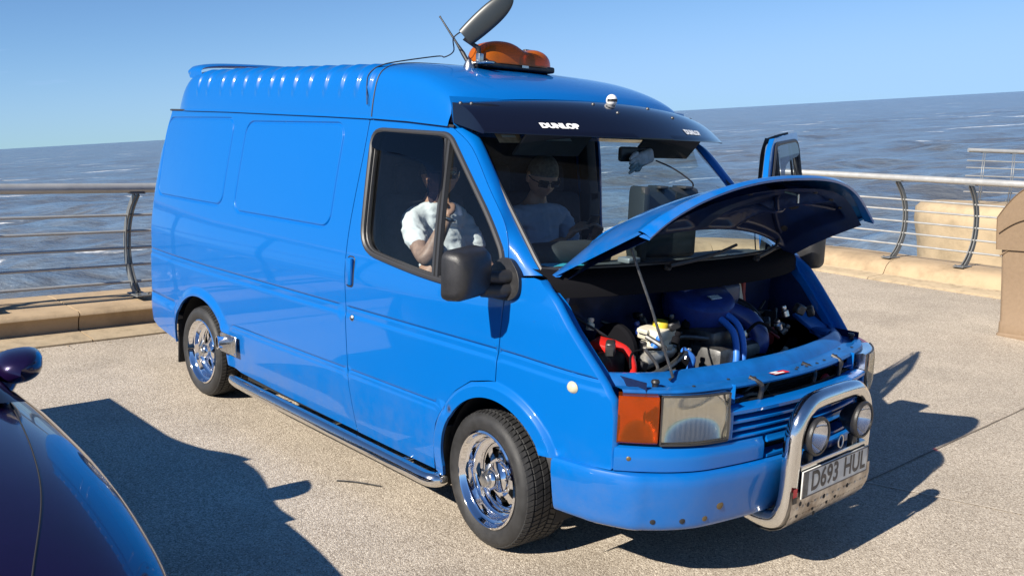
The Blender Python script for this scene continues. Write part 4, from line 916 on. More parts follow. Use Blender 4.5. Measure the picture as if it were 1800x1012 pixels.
# ------------------------------------------------------------------ engine bay
def inward(V, F): return V, F
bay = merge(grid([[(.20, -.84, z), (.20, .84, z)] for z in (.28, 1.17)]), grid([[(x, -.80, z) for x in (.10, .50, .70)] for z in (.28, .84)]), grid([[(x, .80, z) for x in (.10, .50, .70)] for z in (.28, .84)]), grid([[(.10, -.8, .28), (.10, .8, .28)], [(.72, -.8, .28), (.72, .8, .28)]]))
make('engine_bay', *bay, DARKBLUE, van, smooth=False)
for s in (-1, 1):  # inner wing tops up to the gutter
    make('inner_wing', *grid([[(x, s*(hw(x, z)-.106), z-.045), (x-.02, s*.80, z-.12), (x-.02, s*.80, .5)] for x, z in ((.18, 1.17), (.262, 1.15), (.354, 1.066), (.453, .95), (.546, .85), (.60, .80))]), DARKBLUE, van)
ENG = pbr('engine_blue', (.008, .03, .17), .45, 0, .3, var=.4, vscale=12)
HOSE = pbr('blue_hose', (.03, .16, .55), .4, coat=.3)
make('air_box', *merge(xf(lathe([(0, .07), (.13, .07), (.155, .05), (.16, .0), (.15, -.05), (0, -.06)], 36, 'z'), Matrix.Translation((.34, -.02, 1.0)) @ Euler((.15, .35, 0)).to_matrix().to_4x4()), box((.30, -.06, 1.075), (.08, .12, .05), .012), tube(smooth_path([(.42, .08, .98), (.52, .14, .93), (.56, .15, .84), (.52, .10, .74)], 6), .045, 14)), ENG, van, angle=40)
make('engine_block', *merge(box((.34, 0, .60), (.50, .36, .52), .03), box((.32, -.04, .88), (.42, .22, .08), .025)), DARKMETAL, van)
make('maker_badge', *box((.435, -.03, 1.045), (.03, .075, .004), .001, 1, (0, .35, 0)), STEEL, van, smooth=False)
PLA = pbr('aged_white_plastic', (.62, .58, .46), .45, var=.2)
ALU = pbr('cast_alloy', (.42, .41, .38), .5, .7, var=.35, vscale=25, bump=.3, bscale=80)
make('brake_reservoir', *merge(box((.42, -.40, .93), (.10, .16, .05), .010, 2, (0, .12, .2)), box((.42, -.40, .895), (.085, .13, .05), .012, 2, (0, .12, .2)), box((.415, -.47, .945), (.05, .06, .02), .006, 2, (0, .12, .2))), PLA, van)
make('reservoir_cap', *xf(lathe([(0, .022), (.030, .022), (.034, .016), (.034, 0)], 24, 'z'), Matrix.Translation((.425, -.385, .955)) @ Euler((0, .12, 0)).to_matrix().to_4x4()), pbr('yellow_cap', (.62, .46, .03), .4), van)
make('master_cylinder', *merge(xf(lathe([(0, -.12), (.028, -.12), (.034, -.10), (.034, .09), (.026, .10), (.026, .13), (0, .13)], 20, 'y'), Matrix.Translation((.43, -.40, .835)) @ Euler((.1, 0, .15)).to_matrix().to_4x4()), box((.43, -.41, .865), (.05, .16, .03), .006)), ALU, van, angle=35)
make('brake_servo', *xf(lathe([(0, -.01), (.10, -.01), (.11, .0), (.11, .02), (0, .04)], 28, 'y'), Matrix.Translation((.33, -.56, .86))), BAYBLACK, van)
make('red_terminal', *merge(box((.38, -.68, .905), (.09, .10, .035), .012, 2, (.1, .1, .3)), tube(smooth_path([(.40, -.65, .91), (.44, -.615, .885), (.465, -.60, .83), (.47, -.60, .78)], 6), .017, 10)), pbr('red_plastic', (.62, .02, .015), .35, coat=.4), van)
make('battery', *merge(box((.33, -.69, .80), (.18, .20, .18), .008)), BLACK, van)
make('battery_clamp', *tube(smooth_path([(.36, -.76, .87), (.40, -.755, .86), (.42, -.75, .82)], 6), .008, 8), STEEL, van)
for pts, r_, m in (([(.44, -.05, .98), (.55, -.05, .92), (.60, -.08, .82), (.60, -.10, .72)], .015, HOSE), ([(.42, -.02, 1.0), (.54, -.01, .95), (.60, -.03, .85), (.61, -.06, .72)], .014, HOSE), ([(.60, -.42, .80), (.62, -.42, .86), (.60, -.46, .90)], .013, HOSE),
        ([(.245, -.80, 1.20), (.28, -.80, 1.11), (.275, -.81, 1.04), (.25, -.80, 1.0)], .012, pbr('pale_hose', (.05, .20, .55), .45)), ([(.30, .26, 1.0), (.40, .30, .96), (.50, .30, .88)], .02, BLACK), ([(.2, .1, .8), (.35, .32, .84), (.52, .30, .72)], .02, BLACK)):
    make('hose', *tube(smooth_path(pts, 7), r_, 10), m, van)
make('expansion_tank', *merge(box((.28, .22, 1.0), (.16, .16, .16), .03, 3)), pbr('smoked_tank', (.03, .05, .12), .4), van)
make('coolant_cap', *xf(lathe([(0, .03), (.03, .03), (.034, .02), (.034, 0)], 20, 'z'), Matrix.Translation((.50, .10, .87))), STEEL, van)
make('coolant_neck', *xf(lathe([(.05, .0), (.05, -.14), (0, -.14)], 16, 'z'), Matrix.Translation((.50, .10, .87))), ENG, van)
make('air_horn', *merge(xf(lathe([(.0, .0), (.012, .0), (.014, -.10), (.03, -.19), (.045, -.22)], 18, 'z'), Matrix.Translation((.22, .52, 1.08)))), pbr('red_trumpet', (.35, .02, .015), .4), van)
make('washer_funnel', *xf(lathe([(.0, .0), (.015, .0), (.045, -.14), (.045, -.16)], 18, 'z'), Matrix.Translation((.24, .42, 1.10))), PLA, van)
make('distributor', *merge(box((.33, .50, .80), (.14, .12, .10), .02), tube(smooth_path([(.33, .44, .84), (.42, .36, .88), (.50, .42, .82)], 6), .008, 6)), pbr('red_cap', (.22, .012, .012), .5), van)
make('wing_bracket', *merge(box((.50, .74, .845), (.20, .14, .02), .006, 1, (0, .5, 0)), box((.56, .70, .83), (.10, .06, .03), .006, 1)), PAINT_IN, van)
for k, (a, b_) in enumerate((((.2, -.5, .95), (.4, -.2, .9)), ((.2, -.3, 1.05), (.3, .2, 1.1)), ((.5, .15, .8), (.3, .6, .95)), ((.25, -.72, 1.0), (.33, -.55, .88)))):
    m_ = [((a[i]+b_[i])/2+random.uniform(-.05, .05)) for i in range(3)]; make('wiring', *tube(smooth_path([a, m_, b_], 8), .006, 6), BLACK, van)
rb_ = random.Random(5)
clut = [BAYBLACK, BLACK, DARKMETAL, DARKMETAL, ENG, HOSE, STEEL, PLA]
for k in range(84):
    a = Vector((rb_.uniform(.24, .62), rb_.uniform(-.74, .74), rb_.uniform(.66, .98))); a.z = min(a.z, 1.12-.5*max(0, a.x-.25)-.05)
    if k % 3 == 0: make('bracket', *box(a, (rb_.uniform(.02, .06), rb_.uniform(.03, .08), rb_.uniform(.02, .07)), .006, 1, (rb_.uniform(-.4, .4), rb_.uniform(-.4, .4), rb_.uniform(-.8, .8))), clut[k % 4], van)
    elif k % 3 == 1: make('pipe_union', *xf(lathe([(0, .03), (.012, .03), (.014, .02), (.010, .012), (.018, .006), (.018, -.02), (0, -.02)], 12, 'z'), Matrix.Translation(a) @ Euler((rb_.uniform(-.6, .6), rb_.uniform(-.6, .6), 0)).to_matrix().to_4x4()), clut[(k*5) % 8], van)
    else:
        b_ = a+Vector((rb_.uniform(-.12, .12), rb_.uniform(-.3, .3), rb_.uniform(-.15, .02))); c_ = a.lerp(b_, .5)+Vector((rb_.uniform(-.05, .05), rb_.uniform(-.05, .05), rb_.uniform(-.03, .06)))
        make('hose', *tube(smooth_path([a, c_, b_], 7), rb_.choice((.005, .007, .011)), 8), clut[(k*3) % 6], van)
for u, v_, r_ in ((-.62, .55, .05), (.62, .55, .05), (-.25, .55, .06), (.25, .55, .06), (-.80, .25, .03), (.80, .25, .03), (.55, .9, .018), (-.55, .9, .018), (.72, .9, .014), (.3, .91, .014), (-.3, .91, .014)):
    p = und(u, v_); n = -bon_n(u, v_); make('frame_cutout', *xf(lathe([(0, .002), (r_*.8, .002), (r_, -.004)], 18, 'z'), Matrix.Translation(Vector(p)+Vector(n)*.002) @ Vector(n).to_track_quat('Z', 'Y').to_matrix().to_4x4() @ Matrix.Diagonal((1, .6, 1, 1))), MATT, bonnet)
for u0, u1 in ((-.8, -.12), (.12, .8)):
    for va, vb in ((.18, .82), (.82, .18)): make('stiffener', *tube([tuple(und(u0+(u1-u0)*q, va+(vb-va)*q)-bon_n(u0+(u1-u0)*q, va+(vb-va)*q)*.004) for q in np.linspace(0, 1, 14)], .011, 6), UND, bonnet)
# ------------------------------------------------------------------ bull bar
BX = 1.0; hb_ = .275
bar = smooth_path([(.80, -hb_, .262), (.90, -hb_, .255), (.965, -hb_, .275), (.992, -hb_, .335), (BX, -hb_, .42), (BX+.003, -hb_, .58), (BX+.006, -hb_+.018, .665), (BX+.008, -hb_+.075, .722), (BX+.01, -hb_+.14, .738), (BX+.012, 0, .742)], 6)
bar = bar+[Vector((p.x, -p.y, p.z)) for p in bar[::-1][1:]]
bull = make('bull_bar', *tube(bar, .036, 20), CHROME_BAR, van, angle=60)
make('cross_plate', *merge(box((BX+.012, 0, .500), (.05, .51, .008), .002, 1), box((BX+.036, 0, .49), (.004, .51, .02), .001, 1)), CHROME_BAR, bull)
TREAD, t, b = material('tread_plate'); b.inputs['Base Color'].default_value = (.50, .46, .41, 1); b.inputs['Metallic'].default_value = .85; b.inputs['Roughness'].default_value = .33
c = t.nodes.new('ShaderNodeTexCoord'); n1 = t.nodes.new('ShaderNodeTexNoise'); n1.inputs['Scale'].default_value = 14; n1.inputs['Detail'].default_value = 8; t.links.new(c.outputs['Object'], n1.inputs['Vector'])
r = t.nodes.new('ShaderNodeValToRGB'); r.color_ramp.elements[0].color = (.26, .21, .17, 1); r.color_ramp.elements[1].color = (.66, .62, .57, 1); r.color_ramp.elements[0].position = .35; r.color_ramp.elements[1].position = .65; t.links.new(n1.outputs['Fac'], r.inputs['Fac']); t.links.new(r.outputs['Color'], b.inputs['Base Color'])
sk = [(BX+.037, .40), (BX+.038, .355), (BX+.034, .315), (BX+.018, .275), (BX-.012, .240), (BX-.06, .215), (BX-.12, .208), (BX-.16, .212)]
W_ = [.312, .312, .310, .305, .295, .285, .275, .27]
rows = [[(x, u*w_, z) for u in np.linspace(-1, 1, 31)] for (x, z), w_ in zip(sk, W_)]
skid = make('skid_plate', *grid(rows), TREAD, bull, angle=50)
# raised five-bar tread pattern
V, F = [], []
for i in range(26):
    for j in range(7):
        u = -1+2*(i+.5)/26; tt = (j+.5)/7*(len(sk)-1); k = int(tt); fr_ = tt-k
        p = Vector((sk[k][0]+(sk[min(k+1, 7)][0]-sk[k][0])*fr_, u*(W_[k]-.012), sk[k][1]+(sk[min(k+1, 7)][1]-sk[k][1])*fr_))
        tg = Vector((sk[min(k+1, 7)][0]-sk[k][0], 0, sk[min(k+1, 7)][1]-sk[k][1])).normalized(); n = Vector((-tg.z, 0, tg.x)); 
        if n.x < 0 and n.z > 0: n = -n
        if n.x+(-n.z) < 0: n = -n
        d1 = (tg+Vector((0, 1 if (i+j) % 2 else -1, 0))).normalized(); d2 = d1.cross(n)
        q0 = len(V); V += [p+d1*.009+n*.0004, p+d2*.0028+n*.0022, p-d1*.009+n*.0004, p-d2*.0028+n*.0022]; F.append((q0, q0+1, q0+2, q0+3))
make('tread_bars', V, F, TREAD, bull, smooth=False)['kind'] = 'stuff'
for y, z in ((-.18, .33), (-.13, .30), (-.06, .335), (-.02, .30), (.04, .31), (.13, .335), (-.10, .268), (-.245, .35), (-.25, .30)):
    x = np.interp(z, [.275, .315, .355], [BX+.018, BX+.034, BX+.038])
    make('skid_plate_hole', *xf(lathe([(0, .001), (.008, .001), (.010, 0)], 12, 'x'), Matrix.Translation((x+.001, y, z)) @ Matrix.Scale(1, 4)), MATT, bull)
make('bar_sticker', *grid([[(BX+.0385, y, z) for y in (-.306, -.276)] for z in (.385, .42)]), RED, bull, smooth=False)
make('bar_sticker', *grid([[(BX+.0395, y, z) for y in (-.306, -.276)] for z in (.360, .384)]), BLACK, bull, smooth=False)
# number plate
PL = pbr('plate_white', (.60, .60, .57), .5, var=.12, vscale=16); PCH = pbr('plate_black', (.07, .06, .055), .5, var=.4, vscale=30)
plate = make('number_plate', *box((BX+.046, 0, .428), (.006, .525, .112), .002, 1), PL, van)
make('plate_border', *tube([(BX+.0495, y, z) for y, z in ((-.258, .377), (.258, .377), (.258, .479), (-.258, .479))], .0028, 6, closed=True), PCH, plate)
def plate_text(s, yc, size, sx):
    tv, tf = text_mesh(s, size, sx, .0028, 1.02)
    make('lettering', [(BX+.0498, yc+a, .4275+b_) for a, b_ in tv], tf, PCH, plate, smooth=False)
plate_text('D693', -.090, .110, .86); plate_text('HUL', .150, .110, .86)
make('plate_band', *grid([[(BX+.0496, y, z) for y in (-.254, -.218)] for z in (.381, .475)]), pbr('plate_band', (.16, .15, .13), .6, var=.4, vscale=50), plate, smooth=False)
# spot lamps
SPG = glassy('spot_glass', (.93, .93, .93), rough=.05, dirt=.28)
for s in (-1, 1):
    M = Matrix.Translation((BX+.045, s*.178, .610))
    sl = make('spot_lamp', *xf(lathe([(0, -.085), (.025, -.082), (.05, -.06), (.066, -.03), (.071, -.005), (.076, .0), (.078, .008), (.074, .016), (.066, .017), (.065, .010)], 40, 'x'), M), BLACK, van, angle=50)
    make('reflector', *xf(lathe([(.065, .010), (.058, -.010), (.04, -.035), (.0, -.045)], 40, 'x'), M), CHROME, sl)
    make('lens', *xf(lathe([(.0665, .012), (.05, .017), (.025, .020), (0, .021)], 40, 'x'), M), SPG, sl)
    make('lamp_foot', *merge(box((BX+.015, s*.178, .518), (.03, .035, .05), .006), tube([(BX+.015, s*.178, .53), (BX+.02, s*.178, .55)], .014, 10)), BLACK, sl)
make('key_tag', *merge(tube([(BX+.04, .03+.02*math.cos(a), .545+.026*math.sin(a)) for a in np.linspace(0, 2*math.pi, 18, endpoint=False)], .003, 6, closed=True)), STEEL, van)
# ------------------------------------------------------------------ wheels
def make_wheel(c, s, steer=0.):
    """built with the outer face towards local -y"""
    R_, rl, wd = .290, .205, .235
    prof_ = [(rl-.004, .010), (rl+.004, .002), (rl+.020, -.008), (.245, -.013), (.262, -.010), (.274, .0), (.281, .012)]
    inner = [(r_, wd-y) for r_, y in prof_[::-1]]
    tyre = lathe(prof_+[(.2825, .02), (.2825, wd-.02)]+inner, 96, 'y')
    w = make('wheel', *tyre, RUBBER, van, angle=60)
    w.location = c; w.rotation_euler = (0, 0, steer+(0 if s < 0 else math.pi))
    # tread blocks
    V, F = [], []; nseg = 72
    lanes = [(.004, .034, .0), (.040, .078, .3), (.083, .115, .6), (.120, .152, .1), (.157, .195, .45), (.201, .231, .0)]
    for y0, y1, ph in lanes:
        ns = nseg if .03 < y0 < .18 else nseg
        for k in range(ns):
            a0 = 2*math.pi*(k+ph)/ns; da = 2*math.pi/ns*.87; sk_ = .035*(1 if y0 < .117 else -1)
            for rr_, tp in ((.2815, 0), (.2893, 1)):
                e0 = .0025 if tp else 0
                for (yy, aa) in ((y0+e0, a0+e0*2), (y1-e0, a0+sk_+e0*2), (y1-e0, a0+sk_+da-e0*2), (y0+e0, a0+da-e0*2)):
                    rq = rr_-(.008 if (y0 < .01 and yy < .012) or (y1 > .225 and yy > .223) else 0); V.append((rq*math.cos(aa), yy, rq*math.sin(aa)))
            q = len(V)-8; F += [(q+4, q+5, q+6, q+7), (q, q+1, q+5, q+4), (q+1, q+2, q+6, q+5), (q+2, q+3, q+7, q+6), (q+3, q, q+4, q+7)]
    make('tread', V, F, RUBBER, w, smooth=False)['kind'] = 'stuff'
    # polished stepped rim
    rp_ = [(rl+.001, .006), (rl+.002, -.002), (rl-.006, -.006), (rl-.012, .0), (rl-.015, .020), (rl-.022, .026), (rl-.030, .030), (rl-.034, .050), (rl-.037, .062), (rl-.047, .070), (rl-.058, .073), (rl-.061, .085)]
    rim = make('rim', *lathe(rp_, 72, 'y'), CHROME, w, angle=50)
    make('rim_barrel', *lathe([(rl-.061, .085), (rl-.055, .15), (rl-.02, .20), (rl, wd)], 48, 'y'), DARKMETAL, w)
    # slotted disc
    V, F = [], []; ri, ro = .062, rl-.060; na_ = 96; nr_ = 9
    for i in range(nr_+1):
        r_ = ri+(ro-ri)*i/nr_
        for k in range(na_):
            a = 2*math.pi*k/na_; V.append((r_*math.cos(a), .088-.018*(1-i/nr_)-.006*math.sin(math.pi*i/nr_), r_*math.sin(a)))
    for i in range(nr_):
        for k in range(na_):
            ph = (k % 12)-2; 
            if 2 <= i <= 6 and 0 <= ph < (7-abs(i-5)*.8): continue
            F.append((i*na_+k, i*na_+(k+1) % na_, (i+1)*na_+(k+1) % na_, (i+1)*na_+k))
    make('wheel_disc', V, F, CHROME, w, angle=50)
    make('brake_drum', *lathe([(0, .115), (.12, .115), (.125, .14), (.0, .14)], 32, 'y'), MATT, w)
    # hub with two eared spinner
    make('hub_cap', *lathe([(.066, .075), (.064, .06), (.050, .048), (.046, .030), (.044, .012), (.036, .004), (.0, .004)], 36, 'y'), CHROME, w, angle=40)
    sp_ = merge(lathe([(.032, .006), (.031, -.006), (.026, -.012), (.012, -.014), (0, -.014)], 28, 'y'), *[box((0, -.004, sg*.055), (.018, .012, .055), .005, 2, (sg*-.35, 0, 0)) for sg in (-1, 1)])
    so = make('spinner', *xf(sp_, Euler((0, .30, 0)).to_matrix().to_4x4()), STEEL, w, angle=40)
    for k in range(5):
        a = 2*math.pi*k/5+.3; make('wheel_nut', *xf(lathe([(.009, .02), (.009, -.004), (.005, -.010), (0, -.010)], 8, 'y'), Matrix.Translation((.052*math.cos(a)*1.45, .066, .052*math.sin(a)*1.45))), CHROME, w)
    return w
make_wheel((0, -.945, .290), -1, math.radians(-6)); make_wheel((-2.80, -.938, .290), -1)
make_wheel((0, .945, .290), 1, math.radians(-6)); make_wheel((-2.80, .938, .290), 1)
make('axle', *merge(tube([(-2.8, -.72, .29), (-2.8, .72, .29)], .05, 12), tube([(0, -.72, .27), (0, .72, .27)], .04, 12)), MATT, van)
make('chassis', *box((-1.6, 0, .34), (4.2, 1.5, .08), .01), MATT, van)
# chrome side tubes
for s in (-1, 1):
    tb = smooth_path([(-2.32, s*.93, .222), (-2.30, s*.955, .224), (-2.24, s*.975, .224), (-2.0, s*.985, .222), (-1.2, s*.985, .212), (-.50, s*.985, .203), (-.36, s*.985, .201), (-.32, s*.975, .201), (-.305, s*.955, .202), (-.305, s*.93, .204)], 5)
    st = make('side_step_bar', *tube(tb, .034, 18), CHROME_BAR, van, angle=60)
    for x in (-2.0, -1.2, -.55): make('bracket', *box((x, s*.92, .225), (.03, .12, .012), .003, 1), STEEL, st)
# side exhaust
ex = make('exhaust_plate', *box((-2.30, -.990, .438), (.20, .006, .118), .002, 1), STEEL, van)
make('exhaust_pipe', *merge(xf(lathe([(.036, .06), (.036, -.040), (.040, -.044), (.040, -.052), (.033, -.052), (.031, .05)], 28, 'y'), Matrix.Translation((-2.335, -.990, .445)) @ Euler((0, 0, -.25)).to_matrix().to_4x4())), CHROME, ex, angle=50)
for dx in (-.088, .088):
    for dz in (-.045, .045): make('exhaust_bolt', *xf(lathe([(0, -.006), (.006, -.005), (.007, 0)], 8, 'y'), Matrix.Translation((-2.30+dx, -.993, .438+dz))), CHROME, ex)
make('exhaust_bore', *xf(lathe([(0, 0), (.033, 0)], 20, 'y'), Matrix.Translation((-2.335, -1.0, .445)) @ Euler((0, 0, -.25)).to_matrix().to_4x4()), MATT, ex)
# side marker
mk = make('side_marker', *xf(lathe([(0, -.009), (.012, -.008), (.019, -.005), (.023, 0), (.026, .004)], 24, 'y'), Matrix.Translation((.458, -hw(.458, .79)-.009, .79)) @ Matrix.Diagonal((1.05, 1, .9, 1))), CREAM, van)
make('side_marker', *xf(lathe([(0, .009), (.012, .008), (.019, .005), (.023, 0), (.026, -.004)], 24, 'y'), Matrix.Translation((.458, hw(.458, .79)+.009, .79)) @ Matrix.Diagonal((1.05, 1, .9, 1))), CREAM, van)
# ------------------------------------------------------------------ roof kit
AMB = amber('beacon_amber', (.85, .22, .008), (.62, .15, .008), .50)
LB = Matrix.Translation((-.80, -.16, 2.035)) @ Euler((.0, -.05, .0)).to_matrix().to_4x4()
def lbrow(y, h_, w_):
    return [(w_*math.copysign(abs(math.cos(a))**.55, math.cos(a)), y, .022+h_*abs(math.sin(a))**.7) for a in np.linspace(0, math.pi, 19)]
rows = []
for k in range(31):
    u = -1+2*k/30; e_ = (1-abs(u)**4.5)**.5 if abs(u) < 1 else 0
    h_ = (.118-.022*math.exp(-((u-.12)/.24)**2)-.020*smst((u+.1)/.4))*max(e_, .02); rows.append(lbrow(u*.250, h_, .102*max((1-abs(u)**4)**.4 if abs(u) < 1 else 0, .25)))
beacon = make('beacon_base', *xf(merge(box((0, 0, .016), (.185, .47, .032), .012, 3)), LB), BLACK, van)
make('beacon_lens', *xf(grid(rows), LB), AMB, beacon, angle=70)
for y in (-.13, .12): make('rotator', *xf(merge(lathe([(.0, .075), (.035, .07), (.042, .05), (.042, .02)], 20, 'z'), box((0, 0, .085), (.03, .05, .03), .006)), LB @ Matrix.Translation((0, y, .02))), DARKMETAL, beacon)
make('beacon_label', *xf(grid([[(.1012, y, z) for y in (-.01, .035)] for z in (.010, .030)]), LB), STEEL, beacon, smooth=False)
ab = Vector((-.775, -.45, 2.025))
make('aerial_mount', *merge(xf(lathe([(.03, -.02), (.03, .01), (.022, .03), (.012, .045), (0, .045)], 16, 'z'), Matrix.Translation(ab)), box(ab+Vector((.06, .03, .03)), (.13, .05, .012), .004, 1), box(ab+Vector((.04, .03, .05)), (.03, .03, .05), .006)), STEEL, van)
make('whip_aerial', *tube([ab+Vector((-.01, 0, .03)), ab+Vector((-.05, 0, .075)), ab+Vector((-.10, 0, .125)), ab+Vector((-.235, 0, .258)), ab+Vector((-.240, 0, .263))], [.010, .011, .006, .004, .006], 10), BLACK, van)
ax = Vector((.50, .54, .68)).normalized(); nrm_ = Vector((.74, -.65, -.03)); nrm_ = (nrm_-ax*nrm_.dot(ax)).normalized(); wd_ = ax.cross(nrm_)
PC = ab+Vector((.075, .05, .245)); rows = []
for k in range(25):
    u = -1+2*k/24; w_ = .055*(1-max(0, u)**2.3)**.5 if u > 0 else .055*(1-.16*u*u); w_ = max(w_, .004)
    th_ = .022*max((1-max(0, u)**2.5), .05)**.5
    rows.append([PC+ax*u*.150+wd_*w_*math.cos(a)+nrm_*th_*math.copysign(abs(math.sin(a))**.7, math.sin(a)) for a in np.linspace(0, 2*math.pi, 24, endpoint=False)])
v, f = grid(rows, True); f += [tuple(range(23, -1, -1)), tuple(24*24+k for k in range(24))]
pad = make('paddle_aerial', v, f, PODBLACK, van, angle=50)
base_ = PC-ax*.145
make('aerial_arm', *tube([ab+Vector((.035, .03, .03)), ab+Vector((.030, .03, .10)), base_-ax*.012+Vector((-.0, 0, 0)), base_+ax*.02], [.011, .013, .009, .009], 10), BLACK, van)
cab0 = base_+wd_*-.035 if (base_+wd_*-.035).x < (base_+wd_*.035).x else base_+wd_*.035
make('aerial_cable', *tube(smooth_path([cab0, cab0-ax*.05, Vector((-.90, -.45, 2.115)), Vector((-.97, -.45, 2.090)), Vector((-1.02, -.46, 2.095)), *[Vector((x_, -(sup(th)[0]*W0*(1-.060*sup(th)[1]**1.4)+.008), zdrip(-1.03)+.006+sup(th)[1]*.2685+.015*(1-sup(th)[0]**2))) for x_, th in ((-1.05, .95), (-1.08, .62), (-1.10, .40), (-1.11, .22), (-1.10, .09), (-1.085, .02), (-1.07, .001))]], 7), .0032, 8), BLACK, van)
# ------------------------------------------------------------------ cab interior
make('bulkhead', *grid([[(-1.26, u*(hw(-1.26, z)-.02), z) for u in (-1, 0, 1)] for z in (.35, 1.0, 1.4, 1.78)]), CLOTH, van)
make('cab_floor', *box((-.5, 0, .42), (1.6, 1.7, .06), .01), TRIM, van)
make('headlining', *grid([[(x, u*.80, zz) for u in np.linspace(-1, 1, 9)] for x, zz in ((-1.26, 1.78), (-.7, 1.79), (-.36, 1.755))]), TRIM, van)
rows = []
for x, z in ((.17, .95), (.19, 1.13), (.22, 1.16), (.16, 1.166), (.02, 1.165), (-.10, 1.15), (-.15, 1.10), (-.13, .85), (-.02, .6)):
    rows.append([(x+(.12*(1-abs(u)**2.2) if z > 1.14 and x > .1 else 0), u*.86, z) for u in np.linspace(-1, 1, 25)])
dash = make('dashboard', *grid(rows), DASH, van, angle=45)
make('instrument_hood', *box((-.08, -.42, 1.20), (.20, .40, .10), .04, 3), TRIM, dash)
make('dash_vent', *merge(*[box((.16, y, 1.168), (.03, .16, .006)) for y in (-.55, -.2, .2, .55)]), BLACK, dash)
make('steering_wheel', *xf(merge(tube([(.0, .20*math.cos(a), .20*math.sin(a)) for a in np.linspace(0, 2*math.pi, 32, endpoint=False)], .014, 10, closed=True), box((.02, 0, 0), (.03, .12, .08), .02), box((.01, 0, .0), (.012, .39, .03), .005), tube([(.02, 0, 0), (.3, 0, 0)], .025, 10)), Matrix.Translation((-.40, -.42, 1.07)) @ Euler((0, .75, 0)).to_matrix().to_4x4()), BLACK, van)
def seat(y, w_, x0):
    st = make('seat', *merge(box((x0+.22, y, .80), (.50, w_, .14), .04, 3), box((x0+.22, y, .60), (.40, w_*.8, .30), .02)), CLOTH, van)
    make('seat_back', *box((x0-.07, y, 1.10), (.13, w_, .60), .05, 3, (0, -.14, 0)), CLOTH, st)
    for yy in ((y,) if w_ < .6 else (y-.22, y+.22)): make('headrest', *box((x0-.16, yy, 1.47), (.09, .26, .17), .035, 3, (0, -.12, 0)), CLOTH, st)
seat(-.44, .50, -1.04); seat(.30, .86, -1.04)
for y in (-.40, .42): make('folded_sun_flap', *box((-.25+.02, y, 1.675), (.012, .42 if y < 0 else .46, .13), .004, 1, (0, .75, 0)), TRIM, van)
make('interior_mirror', *box((-.10, .02, 1.645), (.03, .22, .07), .012), BLACK, van)
STK = pbr('permit_paper', (.62, .42, .28), .6, var=.35, vscale=50)
def ws_patch(name, u0, u1, v0, v1, mat, off=-.004): 
    rows = [[(ws(u, v_)[0]+off, ws(u, v_)[1], ws(u, v_)[2]+off*.6) for u in np.linspace(u0, u1, 5)] for v_ in np.linspace(v0, v1, 4)]
    return make(name, *grid(rows), mat, van, smooth=False)
ws_patch('windscreen_sticker', -.88, -.74, .905, .975, STK); ws_patch('windscreen_sticker', -.85, -.77, .945, .965, WHITE, -.002); ws_patch('windscreen_sticker', -.62, -.42, .925, .985, pbr('pale_paper', (.45, .47, .45), .6))
# things on the dashboard and hanging in the cab
pp = make('paper_sheet', *grid([[(x, y+(.05 if x < 0 else 0), 1.176+.012*math.sin(6*y)) for y in np.linspace(-.74, -.47, 8)] for x in np.linspace(.02, .19, 5)]), pbr('turquoise_paper', (.05, .48, .62), .6, var=.15, vscale=30), None)
tag(pp, 'turquoise sheet of paper lying on the dashboard behind the windscreen', 'paper')
CASE = pbr('case_black', (.03, .034, .038), .45, bump=.2, bscale=200)
cs = thing('equipment_case', 'black ribbed equipment case standing on the dashboard behind the raised bonnet', 'case', (.04, .06, 1.17))
make('case_body', *merge(box((0, .02, .165), (.09, .36, .33), .025, 3, (0, 0, -.25)), box((-.02, .02, .165), (.10, .02, .31), .006, 1, (0, 0, -.25))), CASE, cs)
make('case_lid', *box((.005, -.165, .165), (.12, .035, .34), .012, 2, (0, 0, -.25)), CASE, cs)
for y in (-.04, .10): make('case_rib', *box((.02+y*.25, y, .331), (.10, .05, .012), .005, 2, (0, 0, -.25)), CASE, cs)
make('case_label', *box((.054, .09, .20), (.004, .12, .10), 0, 1, (0, 0, -.25)), pbr('grey_label', (.42, .46, .50), .35, var=.3, vscale=30), cs)
cm = thing('silver_camera', 'small silver camera standing on the dashboard beside the black case', 'camera', (.10, -.22, 1.17))
make('camera_body', *box((0, 0, .16), (.08, .115, .062), .026, 3, (.12, 0, -.3)), pbr('silver_plastic', (.62, .62, .64), .28, .6), cm)
make('camera_stand', *merge(box((0, -.01, .10), (.04, .06, .07), .01, 2, (.12, 0, -.3)), box((0, 0, .012), (.07, .08, .024), .006)), pbr('silver_grey', (.4, .4, .42), .35, .5), cm)
gv = thing('work_glove', 'pale fabric glove hanging under the sun visor behind the windscreen', 'glove', (-.06, .04, 1.63))
def glove():
    parts = [box((0, 0, .0), (.04, .12, .07), .018, 3, (.3, 0, 0))]
    for k in range(4): parts.append(tube([(0, -.055, .02-.02*k), (.01, -.09, .01-.022*k), (.012, -.115, -.006-.022*k)], [.012, .011, .006], 8))
    parts.append(tube([(0, -.02, -.03), (.01, -.05, -.055), (.01, -.07, -.06)], [.012, .011, .006], 8)); return merge(*parts)
make('glove_fabric', *glove(), pbr('grey_fabric', (.34, .33, .30), .9, var=.3, vscale=40), gv)
make('aerial_lead', *tube(smooth_path([(-.03, .09, 1.62), (.04, .14, 1.585), (.10, .20, 1.53), (.10, .22, 1.505)], 6), .004, 6), BLACK, van)
